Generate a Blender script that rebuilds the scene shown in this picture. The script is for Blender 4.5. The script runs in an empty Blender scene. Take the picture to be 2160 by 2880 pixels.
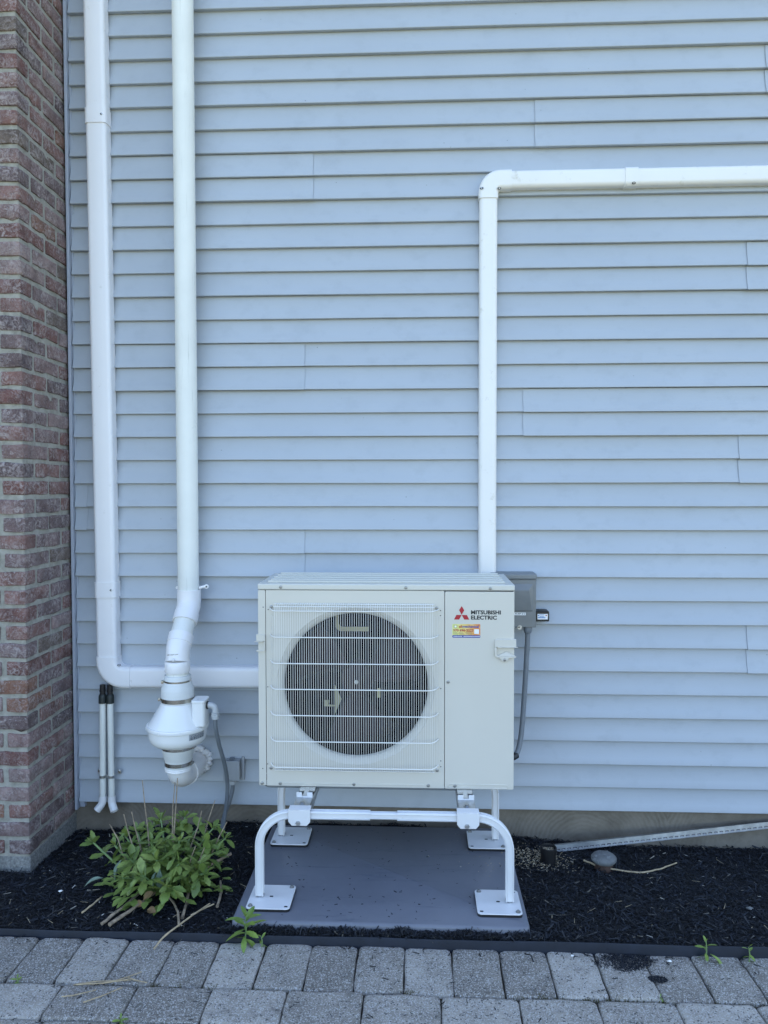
import bpy, bmesh, math, random
import numpy as np
from mathutils import Vector, Matrix
R = math.radians
random.seed(7); rng = np.random.default_rng(7)
sc = bpy.context.scene
C = sc.collection

# ------------------------------------------------------------------ camera, sky, sun, exposure
CAM = Vector((0.0, -3.35, 1.60))
yaw, pitch = R(-2.6134), R(-1.9331)
cam = bpy.data.cameras.new('camera'); cam_o = bpy.data.objects.new('camera', cam); C.objects.link(cam_o)
cam.sensor_fit = 'VERTICAL'; cam.sensor_height = 36.0; cam.lens = 2163.0 / 2880.0 * 36.0
cam.clip_start = 0.05; cam.clip_end = 600.0
cam_o.location = CAM
cam_o.rotation_euler = (math.pi / 2 + pitch, R(0.0743), -yaw)
sc.camera = cam_o

SUN_EL, SUN_ROT = R(52), R(12)
w = bpy.data.worlds.new('World'); sc.world = w; w.use_nodes = True
nt = w.node_tree; nt.nodes.clear()
sky = nt.nodes.new('ShaderNodeTexSky'); sky.sky_type = 'NISHITA'; sky.sun_disc = False
sky.sun_elevation = SUN_EL; sky.sun_rotation = SUN_ROT; sky.air_density = 1.0; sky.dust_density = 1.7; sky.ozone_density = 1.0
bg = nt.nodes.new('ShaderNodeBackground'); bg.inputs['Strength'].default_value = 0.15
wo = nt.nodes.new('ShaderNodeOutputWorld')
nt.links.new(sky.outputs[0], bg.inputs[0]); nt.links.new(bg.outputs[0], wo.inputs[0])
sl = bpy.data.lights.new('sun', 'SUN'); sl.energy = 4.5; sl.angle = R(0.53); sl.color = (1.0, 0.95, 0.86)
so = bpy.data.objects.new('sun', sl); C.objects.link(so)
sd = Vector((math.sin(SUN_ROT) * math.cos(SUN_EL), math.cos(SUN_ROT) * math.cos(SUN_EL), math.sin(SUN_EL)))
so.rotation_euler = sd.to_track_quat('Z', 'Y').to_euler(); so.location = sd * 30
vs = sc.view_settings; vs.view_transform = 'Standard'; vs.look = 'None'; vs.gamma = 1.0; vs.exposure = 2.06
sc.render.engine = 'CYCLES'
sc.cycles.use_denoising = True
try: sc.cycles.denoiser = 'OPENIMAGEDENOISE'
except Exception: pass
sc.cycles.max_bounces = 8; sc.cycles.diffuse_bounces = 5; sc.cycles.glossy_bounces = 3
sc.cycles.sample_clamp_indirect = 6.0

# ------------------------------------------------------------------ materials
def lin(c): return tuple(c) + (1.0,)
def nmat(name):
    m = bpy.data.materials.new(name); m.use_nodes = True
    n = m.node_tree; b = n.nodes['Principled BSDF']
    return m, n, b
def node(n, t, **k):
    x = n.nodes.new(t)
    for a, v in k.items():
        if a in x.inputs.keys(): x.inputs[a].default_value = v
        else: setattr(x, a, v)
    return x
def coords(n, rand=False, scale=(1, 1, 1)):
    tc = n.nodes.new('ShaderNodeTexCoord'); src = tc.outputs['Object']
    if rand:
        oi = n.nodes.new('ShaderNodeObjectInfo'); va = n.nodes.new('ShaderNodeVectorMath'); va.operation = 'SCALE'
        va.inputs[0].default_value = (13.1, 7.7, 19.3); n.links.new(oi.outputs['Random'], va.inputs['Scale'])
        ad = n.nodes.new('ShaderNodeVectorMath'); ad.operation = 'ADD'
        n.links.new(src, ad.inputs[0]); n.links.new(va.outputs[0], ad.inputs[1]); src = ad.outputs[0]
    if scale != (1, 1, 1):
        mp = n.nodes.new('ShaderNodeMapping'); mp.inputs['Scale'].default_value = scale
        n.links.new(src, mp.inputs[0]); src = mp.outputs[0]
    return src
def noise(n, vec, scale, detail=4, rough=.55, dist=0):
    x = node(n, 'ShaderNodeTexNoise', Scale=scale, Detail=detail, Roughness=rough, Distortion=dist)
    n.links.new(vec, x.inputs['Vector']); return x.outputs[0]
def ramp(n, fac, stops, interp='LINEAR'):
    r = n.nodes.new('ShaderNodeValToRGB'); r.color_ramp.interpolation = interp
    e = r.color_ramp.elements
    while len(e) < len(stops): e.new(.5)
    for i, (p, c) in enumerate(stops):
        e[i].position = p; e[i].color = lin(c) if len(c) == 3 else c
    n.links.new(fac, r.inputs[0]); return r.outputs[0]
def mix(n, fac, a, b, mode='MIX'):
    x = n.nodes.new('ShaderNodeMix'); x.data_type = 'RGBA'; x.blend_type = mode
    for sock, v in ((x.inputs[0], fac), (x.inputs[6], a), (x.inputs[7], b)):
        if hasattr(v, 'is_output'): n.links.new(v, sock)
        elif isinstance(v, (int, float)): sock.default_value = v
        else: sock.default_value = lin(v)
    return x.outputs[2]
def bump(n, b, h, strength=.3, dist=.002, prev=None):
    x = node(n, 'ShaderNodeBump', Strength=strength, Distance=dist)
    n.links.new(h, x.inputs['Height'])
    if prev is not None: n.links.new(prev, x.inputs['Normal'])
    n.links.new(x.outputs[0], b.inputs['Normal']); return x.outputs[0]
def pm(name, col, rough=.5, metal=0., var=.08, scale=9., bstr=0., bscale=150., spec=.5, rand=False, dirt=None, coat=0.):
    m, n, b = nmat(name); v = coords(n, rand)
    f = noise(n, v, scale, 5)
    lo = tuple(c * (1 - var) for c in col); hi = tuple(min(1, c * (1 + var)) for c in col)
    c = ramp(n, f, [(.3, lo), (.7, hi)])
    if dirt:
        g = noise(n, v, dirt[1], 7, .7)
        d = ramp(n, g, [(dirt[2], (0, 0, 0)), (min(1, dirt[2] + .12), (1, 1, 1))])
        c = mix(n, d, c, dirt[0])
    n.links.new(c, b.inputs['Base Color'])
    b.inputs['Roughness'].default_value = rough; b.inputs['Metallic'].default_value = metal
    b.inputs['Specular IOR Level'].default_value = spec
    if coat: b.inputs['Coat Weight'].default_value = coat; b.inputs['Coat Roughness'].default_value = .15
    if bstr: bump(n, b, noise(n, v, bscale, 3), bstr, .001)
    return m
MT = {}
MT['pvc'] = pm('pvc_white', (.80, .785, .775), .32, var=.03, scale=4, dirt=((.52, .52, .47), 14, .66))
MT['pvc_old'] = pm('pvc_weathered', (.745, .75, .70), .48, var=.05, scale=5, dirt=((.42, .43, .38), 9, .66))
MT['duct'] = pm('duct_white', (.78, .77, .775), .35, var=.02, scale=3, dirt=((.58, .57, .54), 14, .62))
MT['duct_r'] = pm('duct_ivory', (.79, .77, .735), .35, var=.02, scale=3, dirt=((.60, .57, .49), 14, .60))
MT['rubber_white'] = pm('coupling_white', (.66, .67, .65), .55, var=.04, scale=12)
MT['fan_white'] = pm('fan_white', (.80, .80, .78), .18, var=.02, scale=5, coat=.3)
MT['steel'] = pm('stainless', (.55, .52, .46), .22, 1., var=.15, scale=30)
MT['galv'] = pm('galvanised', (.50, .51, .52), .38, 1., var=.15, scale=40)
MT['strip'] = pm('strip_metal', (.56, .58, .60), .40, .8, var=.2, scale=30)
MT['screw'] = pm('screw_zinc', (.34, .34, .33), .4, .9, var=.2, scale=200)
MT['casing'] = pm('casing_ivory', (.605, .575, .500), .42, var=.025, scale=3, bstr=.04, bscale=900, dirt=((.49, .47, .40), 7, .70))
MT['casing_top'] = pm('casing_lid', (.60, .585, .52), .3, var=.02, scale=3, bstr=.03, bscale=900)
MT['wire'] = pm('grille_wire_coat', (.76, .75, .70), .4, var=.02)
MT['dark'] = pm('interior_shade_black', (.003, .003, .005), .8, var=.2, spec=.1)  # near-black colour stands in for the shade inside the cabinet
MT['blade'] = pm('fan_blade', (.026, .013, .016), .5, var=.1, spec=.2)
MT['label_y'] = pm('bracket_ivory', (.75, .68, .40), .6, var=.1)
MT['stand'] = pm('stand_paint', (.70, .70, .70), .32, var=.04, scale=8, bstr=.04, bscale=600, dirt=((.50, .49, .46), 30, .64))
MT['black'] = pm('black_plastic', (.012, .012, .013), .4, var=.2)
MT['boot'] = pm('black_boot', (.014, .02, .019), .5, var=.2)
MT['dgrey'] = pm('disconnect_grey', (.19, .20, .20), .38, var=.05, scale=30, bstr=.05, bscale=900)
MT['conduit'] = pm('conduit_grey', (.17, .19, .21), .42, var=.08, scale=30)
MT['jbox'] = pm('box_grey', (.36, .38, .40), .5, var=.06, scale=20)
MT['nut'] = pm('fitting_grey', (.48, .50, .51), .45, var=.05, scale=40)
MT['red'] = pm('emblem_red', (.40, .012, .025), .45, var=.03)
MT['ink'] = pm('print_black', (.008, .010, .014), .5, var=.05)
MT['white'] = pm('print_white', (.82, .82, .80), .4, var=.02)
MT['blue'] = pm('print_blue', (.035, .06, .30), .4, var=.03)
MT['darkred'] = pm('print_red', (.38, .03, .035), .4, var=.03)
MT['grey_ink'] = pm('print_grey', (.25, .22, .14), .5, var=.1)
MT['skyblue'] = pm('print_lightblue', (.07, .22, .50), .4, var=.05)
MT['trim'] = pm('trim_blue_grey', (.37, .40, .46), .45, var=.04)
MT['edging'] = pm('edging_black', (.010, .014, .024), .5, var=.3, scale=14, bstr=.25, bscale=40, spec=.3, dirt=((.028, .03, .034), 9, .62))
MT['twig'] = pm('dry_stem', (.27, .21, .145), .8, var=.45, scale=60, bstr=.5, bscale=300, rand=True)
MT['tan'] = pm('tan_stick', (.40, .31, .19), .7, var=.3, scale=60, bstr=.3, bscale=300)
MT['stem'] = pm('green_stem', (.16, .24, .09), .5, var=.2, scale=40)
MT['capstone'] = pm('grey_cap', (.125, .13, .13), .7, var=.25, scale=30, bstr=.5, bscale=120, dirt=((.24, .25, .25), 40, .54))
MT['clay'] = pm('clay_pipe', (.075, .042, .03), .7, var=.4, scale=40, bstr=.3, bscale=100)
MT['lawn_far'] = pm('lawn_green', (.15, .145, .065), .9, var=.35, scale=3, bstr=.5, bscale=60)
MT['roof'] = pm('shading_roof_grey', (.09, .09, .095), .9, var=.3, scale=20)

# siding: grey-blue vinyl with embossed grain, tiny specks
m, n, b = nmat('siding_vinyl'); MT['siding'] = m
v = coords(n, True); vs_ = coords(n, True, (2.2, 1, 130)); 
c = ramp(n, noise(n, v, 1.6, 3), [(.3, (.384, .420, .460)), (.7, (.414, .450, .490))])
sp = node(n, 'ShaderNodeTexVoronoi', Scale=16.0); n.links.new(v, sp.inputs['Vector'])
spk = ramp(n, sp.outputs['Distance'], [(.030, (1, 1, 1)), (.048, (0, 0, 0))])
gate = ramp(n, noise(n, v, 3.3, 2), [(.55, (0, 0, 0)), (.60, (1, 1, 1))])
spk2 = mix(n, 1.0, spk, gate, 'MULTIPLY')
c = mix(n, spk2, c, (.20, .22, .23))
st = ramp(n, noise(n, coords(n, True, (5, 1, 7)), 2.2, 6, .65), [(.52, (0, 0, 0)), (.80, (1, 1, 1))])
c = mix(n, st, c, (.358, .390, .425))
n.links.new(c, b.inputs['Base Color']); b.inputs['Roughness'].default_value = .42
g = noise(n, vs_, 3.2, 4, .6, .6)
p = bump(n, b, g, .22, .0012)
bump(n, b, noise(n, coords(n, True, (1, 1, 3)), 3.0, 2), .12, .006, p)

# brick and mortar
m, n, b = nmat('brick_clay'); MT['brick'] = m
v = coords(n, True); oi = n.nodes.new('ShaderNodeObjectInfo')
base = ramp(n, oi.outputs['Random'], [(0, (.150, .070, .058)), (.14, (.185, .118, .108)), (.30, (.145, .098, .094)), (.46, (.188, .100, .084)), (.60, (.122, .092, .072)), (.72, (.235, .165, .150)), (.86, (.185, .090, .056)), (.92, (.105, .072, .070))], 'CONSTANT')
bl = ramp(n, noise(n, v, 14, 3, .5, .5), [(.35, (.72, .70, .72)), (.65, (1.18, 1.15, 1.15))])
base = mix(n, 1.0, base, bl, 'MULTIPLY')
sm = ramp(n, noise(n, v, 42, 9, .72, 1.6), [(.44, (0, 0, 0)), (.63, (1, 1, 1))])
gate = ramp(n, noise(n, v, 11, 3), [(.34, (.15,) * 3), (.56, (.9,) * 3)])
c = mix(n, mix(n, 1.0, sm, gate, 'MULTIPLY'), base, (.38, .325, .31))
dk = ramp(n, noise(n, v, 95, 6, .75), [(.30, (1, 1, 1)), (.42, (0, 0, 0))])
c = mix(n, dk, c, (.045, .026, .028))
vv = node(n, 'ShaderNodeTexNoise', Scale=48.0, Detail=3.0, Distortion=4.0); n.links.new(v, vv.inputs['Vector'])
wh = ramp(n, vv.outputs[0], [(.64, (0, 0, 0)), (.70, (.75, .75, .75)), (.76, (0, 0, 0))])
c = mix(n, wh, c, (.40, .37, .36))
n.links.new(c, b.inputs['Base Color']); b.inputs['Roughness'].default_value = .88
p = bump(n, b, noise(n, v, 130, 5, .7), .8, .004)
bump(n, b, noise(n, v, 34, 5, .65, 1.2), .9, .008, p)
m, n, b = nmat('mortar'); MT['mortar'] = m
v = coords(n)
c = ramp(n, noise(n, v, 26, 7, .7), [(.28, (.19, .18, .152)), (.5, (.30, .288, .248)), (.74, (.385, .370, .325))])
n.links.new(c, b.inputs['Base Color']); b.inputs['Roughness'].default_value = .95
p = bump(n, b, noise(n, v, 240, 4, .7), .5, .002); bump(n, b, noise(n, v, 35, 4), .5, .006, p)

# concrete of foundation: warm grey with arcs left by the trowel, cracks and blots
m, n, b = nmat('foundation_concrete'); MT['found'] = m
v = coords(n)
wv = node(n, 'ShaderNodeTexWave', wave_type='RINGS', rings_direction='SPHERICAL', Scale=17.0, Distortion=5.0, Detail=4.0)
mp = n.nodes.new('ShaderNodeVectorMath'); mp.operation = 'WRAP'; mp.inputs[1].default_value = (.36, .5, 5); mp.inputs[2].default_value = (-.36, -.5, -.06)
n.links.new(v, mp.inputs[0]); n.links.new(mp.outputs[0], wv.inputs['Vector'])
wv2 = node(n, 'ShaderNodeTexNoise', Scale=3.0, Detail=2.0); n.links.new(v, wv2.inputs['Vector'])
c = ramp(n, noise(n, v, 9, 7, .65), [(.28, (.125, .105, .080)), (.5, (.180, .155, .122)), (.75, (.235, .205, .165))])
arc = mix(n, 1.0, wv.outputs[0], ramp(n, wv2.outputs[0], [(.46, (0, 0, 0)), (.66, (.32, .32, .32))]), 'MULTIPLY')
c = mix(n, arc, c, (.28, .25, .205))
bl = ramp(n, noise(n, coords(n, False, (1, 1, .45)), 34, 4, .7, 1.0), [(.71, (0, 0, 0)), (.74, (1, 1, 1))])
c = mix(n, bl, c, (.035, .03, .026))
n.links.new(c, b.inputs['Base Color']); b.inputs['Roughness'].default_value = .92
p = bump(n, b, arc, .25, .003); bump(n, b, noise(n, v, 120, 5, .7), .4, .003, p)
m, n, b = nmat('footing_concrete'); MT['footing'] = m
v = coords(n)
c = ramp(n, noise(n, v, 90, 6, .75), [(.3, (.09, .09, .085)), (.5, (.20, .20, .19)), (.72, (.36, .36, .35))])
n.links.new(c, b.inputs['Base Color']); b.inputs['Roughness'].default_value = .95
bump(n, b, noise(n, v, 150, 5, .75), .8, .005)

# concrete pavers: speckled aggregate
m, n, b = nmat('paver_concrete'); MT['paver'] = m
v = coords(n, True); oi = n.nodes.new('ShaderNodeObjectInfo')
base = ramp(n, oi.outputs['Random'], [(0, (.225, .203, .172)), (.5, (.360, .330, .284)), (1, (.455, .418, .362))])
big = ramp(n, noise(n, v, 11, 6, .65), [(.3, (.62, .62, .62)), (.65, (1, 1, 1))])
c = mix(n, 1.0, base, big, 'MULTIPLY')
vo = node(n, 'ShaderNodeTexVoronoi', Scale=330.0); n.links.new(v, vo.inputs['Vector'])
cell = ramp(n, vo.outputs['Color'], [(.0, (0, 0, 0)), (.60, (0, 0, 0)), (.72, (.55, .55, .55)), (1, (1, 1, 1))])
c = mix(n, cell, c, (.56, .55, .53))
vo2 = node(n, 'ShaderNodeTexVoronoi', Scale=230.0); n.links.new(coords(n, True, (1, 1.1, 1)), vo2.inputs['Vector'])
cell2 = ramp(n, vo2.outputs['Color'], [(.0, (.9, .9, .9)), (.15, (.8, .8, .8)), (.2, (0, 0, 0)), (1, (0, 0, 0))])
c = mix(n, cell2, c, (.055, .055, .055))
dirt = ramp(n, noise(n, v, 14, 7, .72), [(.57, (0, 0, 0)), (.78, (.9, .9, .9))])
c = mix(n, dirt, c, (.055, .053, .048))
n.links.new(c, b.inputs['Base Color']); b.inputs['Roughness'].default_value = .92
p = bump(n, b, vo.outputs['Distance'], .7, .003); bump(n, b, noise(n, v, 60, 5, .7), .6, .004, p)
MT['sand'] = pm('joint_soil', (.035, .030, .022), .95, var=.6, scale=30, bstr=.8, bscale=150, dirt=((.09, .07, .04), 25, .6))

# mulch
m, n, b = nmat('mulch_chip'); MT['mulch'] = m
ge = n.nodes.new('ShaderNodeNewGeometry')
c = ramp(n, ge.outputs['Random Per Island'], [(0, (.0010, .0016, .0030)), (.42, (.0034, .0050, .0090)), (.74, (.0085, .0115, .019)), (.945, (.026, .031, .042)), (.985, (.06, .058, .056)), (1, (.15, .135, .11))])
n.links.new(c, b.inputs['Base Color']); b.inputs['Roughness'].default_value = .6; b.inputs['Specular IOR Level'].default_value = .38
bump(n, b, noise(n, coords(n, False, (1, 1, 1)), 500, 3), .4, .001)
MT['soil'] = pm('mulch_soil', (.0015, .002, .0035), .9, var=.5, scale=60, bstr=1., bscale=160)
m, n, b = nmat('sawdust_fleck'); MT['saw'] = m
ge = n.nodes.new('ShaderNodeNewGeometry')
c = ramp(n, ge.outputs['Random Per Island'], [(0, (.22, .17, .10)), (.6, (.42, .34, .22)), (1, (.62, .56, .44))])
n.links.new(c, b.inputs['Base Color']); b.inputs['Roughness'].default_value = .8
m, n, b = nmat('pale_chip'); MT['pale'] = m
ge = n.nodes.new('ShaderNodeNewGeometry')
c = ramp(n, ge.outputs['Random Per Island'], [(0, (.16, .13, .09)), (.5, (.35, .29, .19)), (.8, (.5, .47, .4)), (1, (.65, .65, .63))])
n.links.new(c, b.inputs['Base Color']); b.inputs['Roughness'].default_value = .8

# equipment pad: smooth blue-grey plastic with scuffs
m, n, b = nmat('pad_plastic'); MT['pad'] = m
v = coords(n)
c = ramp(n, noise(n, v, 3.5, 5), [(.3, (.128, .138, .168)), (.7, (.160, .170, .202))])
sc1 = ramp(n, noise(n, coords(n, False, (1, 9, 1)), 5, 6, .7, .4), [(.58, (0, 0, 0)), (.70, (.75, .75, .75))])
c = mix(n, sc1, c, (.07, .09, .125))
dst = ramp(n, noise(n, v, 26, 7, .75), [(.54, (0, 0, 0)), (.70, (.55, .55, .55))])
c = mix(n, dst, c, (.16, .18, .21))
n.links.new(c, b.inputs['Base Color']); b.inputs['Roughness'].default_value = .36
bump(n, b, noise(n, v, 500, 3), .12, .001)

# leaves
m_ = MT['pvc_old']; n = m_.node_tree; b = n.nodes['Principled BSDF']; src = b.inputs['Base Color'].links[0].from_socket
stk = ramp(n, noise(n, coords(n, False, (60, 60, 2.2)), 1.6, 5, .7), [(.60, (0, 0, 0)), (.74, (.55, .55, .55))])
n.links.new(mix(n, stk, src, (.40, .41, .36)), b.inputs['Base Color'])
def leafmat(name, lo, hi, rough=.42):
    m, n, b = nmat(name); v = coords(n, True); oi = n.nodes.new('ShaderNodeObjectInfo')
    base = ramp(n, oi.outputs['Random'], [(0, lo), (1, hi)])
    var = ramp(n, noise(n, v, 45, 4), [(.3, (.72, .72, .72)), (.7, (1.1, 1.1, 1.1))])
    c = mix(n, 1.0, base, var, 'MULTIPLY')
    n.links.new(c, b.inputs['Base Color']); b.inputs['Roughness'].default_value = rough
    b.inputs['Subsurface Weight'].default_value = .0
    tr = n.nodes.new('ShaderNodeBsdfTranslucent'); n.links.new(c, tr.inputs['Color'])
    ms = n.nodes.new('ShaderNodeMixShader'); ms.inputs[0].default_value = .18
    out = n.nodes['Material Output']
    n.links.new(b.outputs[0], ms.inputs[1]); n.links.new(tr.outputs[0], ms.inputs[2]); n.links.new(ms.outputs[0], out.inputs[0])
    bump(n, b, noise(n, v, 160, 3), .25, .001)
    return m
MT['leaf'] = leafmat('sedum_leaf', (.145, .220, .050), (.255, .325, .080))
MT['leaf_dead'] = leafmat('wilted_leaf', (.19, .26, .19), (.23, .30, .22), .7)
MT['weed'] = leafmat('weed_leaf', (.17, .27, .05), (.25, .35, .07))
MT['brownleaf'] = leafmat('brown_leaf', (.20, .13, .06), (.28, .18, .08), .7)
MT['moss'] = leafmat('moss_green', (.095, .085, .035), (.12, .11, .045), .8)

# contractor label: yellow running into orange along its length
m, n, b = nmat('label_yellow_orange'); MT['stick'] = m
tc = n.nodes.new('ShaderNodeTexCoord'); sx = n.nodes.new('ShaderNodeSeparateXYZ'); n.links.new(tc.outputs['Generated'], sx.inputs[0])
wv = node(n, 'ShaderNodeTexWave', Scale=1.3, Distortion=2.0); wv.wave_type = 'BANDS'; wv.bands_direction = 'DIAGONAL'
n.links.new(tc.outputs['Generated'], wv.inputs['Vector'])
c = ramp(n, sx.outputs[0], [(.1, (.66, .68, .24)), (.45, (.72, .52, .16)), (.9, (.66, .22, .06))])
c = mix(n, ramp(n, wv.outputs[0], [(.75, (0, 0, 0)), (1, (.35, .35, .35))]), c, (.85, .72, .35))
n.links.new(c, b.inputs['Base Color']); b.inputs['Roughness'].default_value = .35

# ------------------------------------------------------------------ object helpers
WL = {}                       # world location of every root / part
def tag(o, label, cat=None, group=None, kind=None):
    if label: o['label'] = label
    if cat: o['category'] = cat
    if group: o['group'] = group
    if kind: o['kind'] = kind
    return o
def thing(name, loc, label, cat, group=None):
    o = bpy.data.objects.new(name, None); o.empty_display_size = .1; C.objects.link(o)
    o.location = loc; WL[o] = Vector(loc); return tag(o, label, cat, group)
class MB:
    """collects shapes in world coordinates"""
    def __init__(s): s.v = []; s.f = []
    def add(s, vs, fs):
        o = len(s.v); s.v += [tuple(p) for p in vs]; s.f += [tuple(i + o for i in f) for f in fs]; return s
    def box(s, x0, x1, y0, y1, z0, z1, M=None):
        vs = [(x, y, z) for z in (z0, z1) for y in (y0, y1) for x in (x0, x1)]
        if M: vs = [M @ Vector(p) for p in vs]
        return s.add(vs, [(0, 2, 3, 1), (4, 5, 7, 6), (0, 1, 5, 4), (2, 6, 7, 3), (0, 4, 6, 2), (1, 3, 7, 5)])
    def tube(s, pts, r, seg=16, caps=True, up=None):
        pts = [Vector(p) for p in pts]; N = len(pts)
        rs = list(r) if hasattr(r, '__len__') else [r] * N
        vs, fs = [], []; nrm = None
        for i, p in enumerate(pts):
            if i == 0: t = pts[1] - pts[0]
            elif i == N - 1: t = pts[-1] - pts[-2]
            else: t = (pts[i] - pts[i - 1]).normalized() + (pts[i + 1] - pts[i]).normalized()
            t = t.normalized() if t.length > 1e-9 else Vector((0, 0, 1))
            if nrm is None:
                a = Vector(up) if up else (Vector((0, 0, 1)) if abs(t.z) < .9 else Vector((0, 1, 0)))
                nrm = (a - t * a.dot(t)).normalized()
            else:
                nrm = (nrm - t * nrm.dot(t)).normalized()
            bi = t.cross(nrm)
            k = 1.0
            if 0 < i < N - 1:
                cosn = (pts[i + 1] - pts[i]).normalized().dot((pts[i] - pts[i - 1]).normalized())
                k = 1.0 / max(.6, math.sqrt(max(.01, (1 + cosn) / 2)))
            for j in range(seg):
                a = 2 * math.pi * j / seg
                vs.append(p + (nrm * math.cos(a) + bi * math.sin(a)) * rs[i])
        for i in range(N - 1):
            for j in range(seg):
                a, b2 = i * seg + j, i * seg + (j + 1) % seg
                fs.append((a, b2, b2 + seg, a + seg))
        if caps:
            fs.append(tuple(range(seg - 1, -1, -1))); fs.append(tuple((N - 1) * seg + j for j in range(seg)))
        return s.add(vs, fs)
    def lathe(s, prof, c, axis='Z', seg=48, M=None, caps=True):
        vs, fs = [], []
        for r, h in prof:
            for j in range(seg):
                a = 2 * math.pi * j / seg; x, y = r * math.cos(a), r * math.sin(a)
                p = Vector((x, y, h)) if axis == 'Z' else (Vector((x, -h, y)) if axis == 'Y' else Vector((h, x, y)))
                if M: p = M @ p
                vs.append(Vector(c) + p)
        for i in range(len(prof) - 1):
            for j in range(seg):
                a, b2 = i * seg + j, i * seg + (j + 1) % seg
                fs.append((a, b2, b2 + seg, a + seg))
        if caps:
            fs.append(tuple(range(seg - 1, -1, -1))); fs.append(tuple((len(prof) - 1) * seg + j for j in range(seg)))
        return s.add(vs, fs)
    def prism(s, poly, y0, y1):          # polygon in XZ extruded along Y
        N = len(poly)
        vs = [(x, y0, z) for x, z in poly] + [(x, y1, z) for x, z in poly]
        fs = [tuple(range(N)), tuple(range(2 * N - 1, N - 1, -1))] + [(i, i + N, (i + 1) % N + N, (i + 1) % N) for i in range(N)]
        return s.add(vs, fs)
    def prismz(s, poly, z0, z1):         # polygon in XY extruded along Z
        N = len(poly)
        vs = [(x, y, z0) for x, y in poly] + [(x, y, z1) for x, y in poly]
        fs = [tuple(range(N - 1, -1, -1)), tuple(range(N, 2 * N))] + [(i, (i + 1) % N, (i + 1) % N + N, i + N) for i in range(N)]
        return s.add(vs, fs)
    def mesh(s, name, off=Vector((0, 0, 0)), fix=True):
        me = bpy.data.meshes.new(name)
        me.from_pydata([(p[0] - off.x, p[1] - off.y, p[2] - off.z) for p in s.v], [], s.f); me.update()
        if fix:
            bm = bmesh.new(); bm.from_mesh(me); bmesh.ops.recalc_face_normals(bm, faces=bm.faces); bm.to_mesh(me); bm.free()
        return me
    def build(s, name, mat, parent=None, smooth=35, bevel=0., seg=2, label=None, fix=True):
        off = WL[parent] if parent else Vector((0, 0, 0))
        me = s.mesh(name, off, fix); me.materials.append(MT[mat])
        if smooth:
            me.polygons.foreach_set('use_smooth', [True] * len(me.polygons))
            me.set_sharp_from_angle(angle=R(smooth))
        o = bpy.data.objects.new(name, me); C.objects.link(o)
        if parent: o.parent = parent
        WL[o] = Vector(off)
        if bevel:
            bv = o.modifiers.new('edge', 'BEVEL'); bv.width = bevel; bv.segments = seg; bv.limit_method = 'ANGLE'; bv.angle_limit = R(40)
            bv.harden_normals = False
            me.polygons.foreach_set('use_smooth', [True] * len(me.polygons)); me.set_sharp_from_angle(angle=R(60))
        if label: o['label'] = label
        return o
def link_part(name, me, parent, loc, rot=None, scale=None):
    o = bpy.data.objects.new(name, me); C.objects.link(o); o.parent = parent
    o.location = Vector(loc) - WL[parent]
    if rot is not None: o.rotation_euler = rot
    if scale is not None: o.scale = scale
    WL[o] = Vector(loc); return o
def rrect(x0, x1, z0, z1, r, k=5):
    p = []
    for cx, cz, a0 in ((x1 - r, z1 - r, 0), (x0 + r, z1 - r, 90), (x0 + r, z0 + r, 180), (x1 - r, z0 + r, 270)):
        for i in range(k + 1):
            a = R(a0 + 90 * i / k); p.append((cx + r * math.cos(a), cz + r * math.sin(a)))
    return p
def bez(p0, p1, p2, p3, n=14):
    out = []
    for i in range(n + 1):
        t = i / n; u = 1 - t
        out.append(Vector(p0) * u**3 + Vector(p1) * 3 * u * u * t + Vector(p2) * 3 * u * t * t + Vector(p3) * t**3)
    return out
def catmull(pts, k=8):
    P = [Vector(p) for p in pts]; P = [P[0] * 2 - P[1]] + P + [P[-1] * 2 - P[-2]]; out = []
    for i in range(1, len(P) - 2):
        for j in range(k):
            t = j / k; a, b2, c2, d = P[i - 1], P[i], P[i + 1], P[i + 2]
            out.append(.5 * ((2 * b2) + (c2 - a) * t + (2 * a - 5 * b2 + 4 * c2 - d) * t * t + (3 * b2 - a - 3 * c2 + d) * t**3))
    out.append(P[-2]); return out
def text(name, s, x0, x1, z0, z1, y, mat, parent, bold=0.0, shear=0., label=None, thick=.0002, M=None):
    cu = bpy.data.curves.new(name, 'FONT'); cu.body = s; cu.size = 1.0; cu.offset = bold; cu.shear = shear; cu.resolution_u = 3; cu.extrude = .001
    o = bpy.data.objects.new(name, cu); C.objects.link(o)
    bpy.context.view_layer.update()
    me = bpy.data.meshes.new_from_object(o); bpy.data.objects.remove(o); bpy.data.curves.remove(cu)
    a = np.array([vv.co[:] for vv in me.vertices]); lo, hi = a.min(0), a.max(0)
    off = WL[parent]; co = []
    for q in a:
        p = Vector((x0 + (q[0] - lo[0]) / (hi[0] - lo[0]) * (x1 - x0), y - (thick if q[2] > 0 else 0), z0 + (q[1] - lo[1]) / (hi[1] - lo[1]) * (z1 - z0)))
        if M: p = M @ p
        co += list(p - off)
    me.vertices.foreach_set('co', co); me.update()
    me.materials.clear(); me.materials.append(MT[mat])
    me.name = name
    o = bpy.data.objects.new(name, me); C.objects.link(o); o.parent = parent; WL[o] = Vector(off)
    if label: o['label'] = label
    return o
def vnoise(x, y, s=1.0, seed=0):
    return (math.sin(x * 3.1 * s + seed) * math.cos(y * 2.7 * s + 1.3 * seed) + math.sin(x * 7.3 * s + y * 5.1 * s + 2 * seed) * .5 + math.cos(x * 13.7 * s - y * 11.3 * s + seed) * .25) / 1.75

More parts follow.
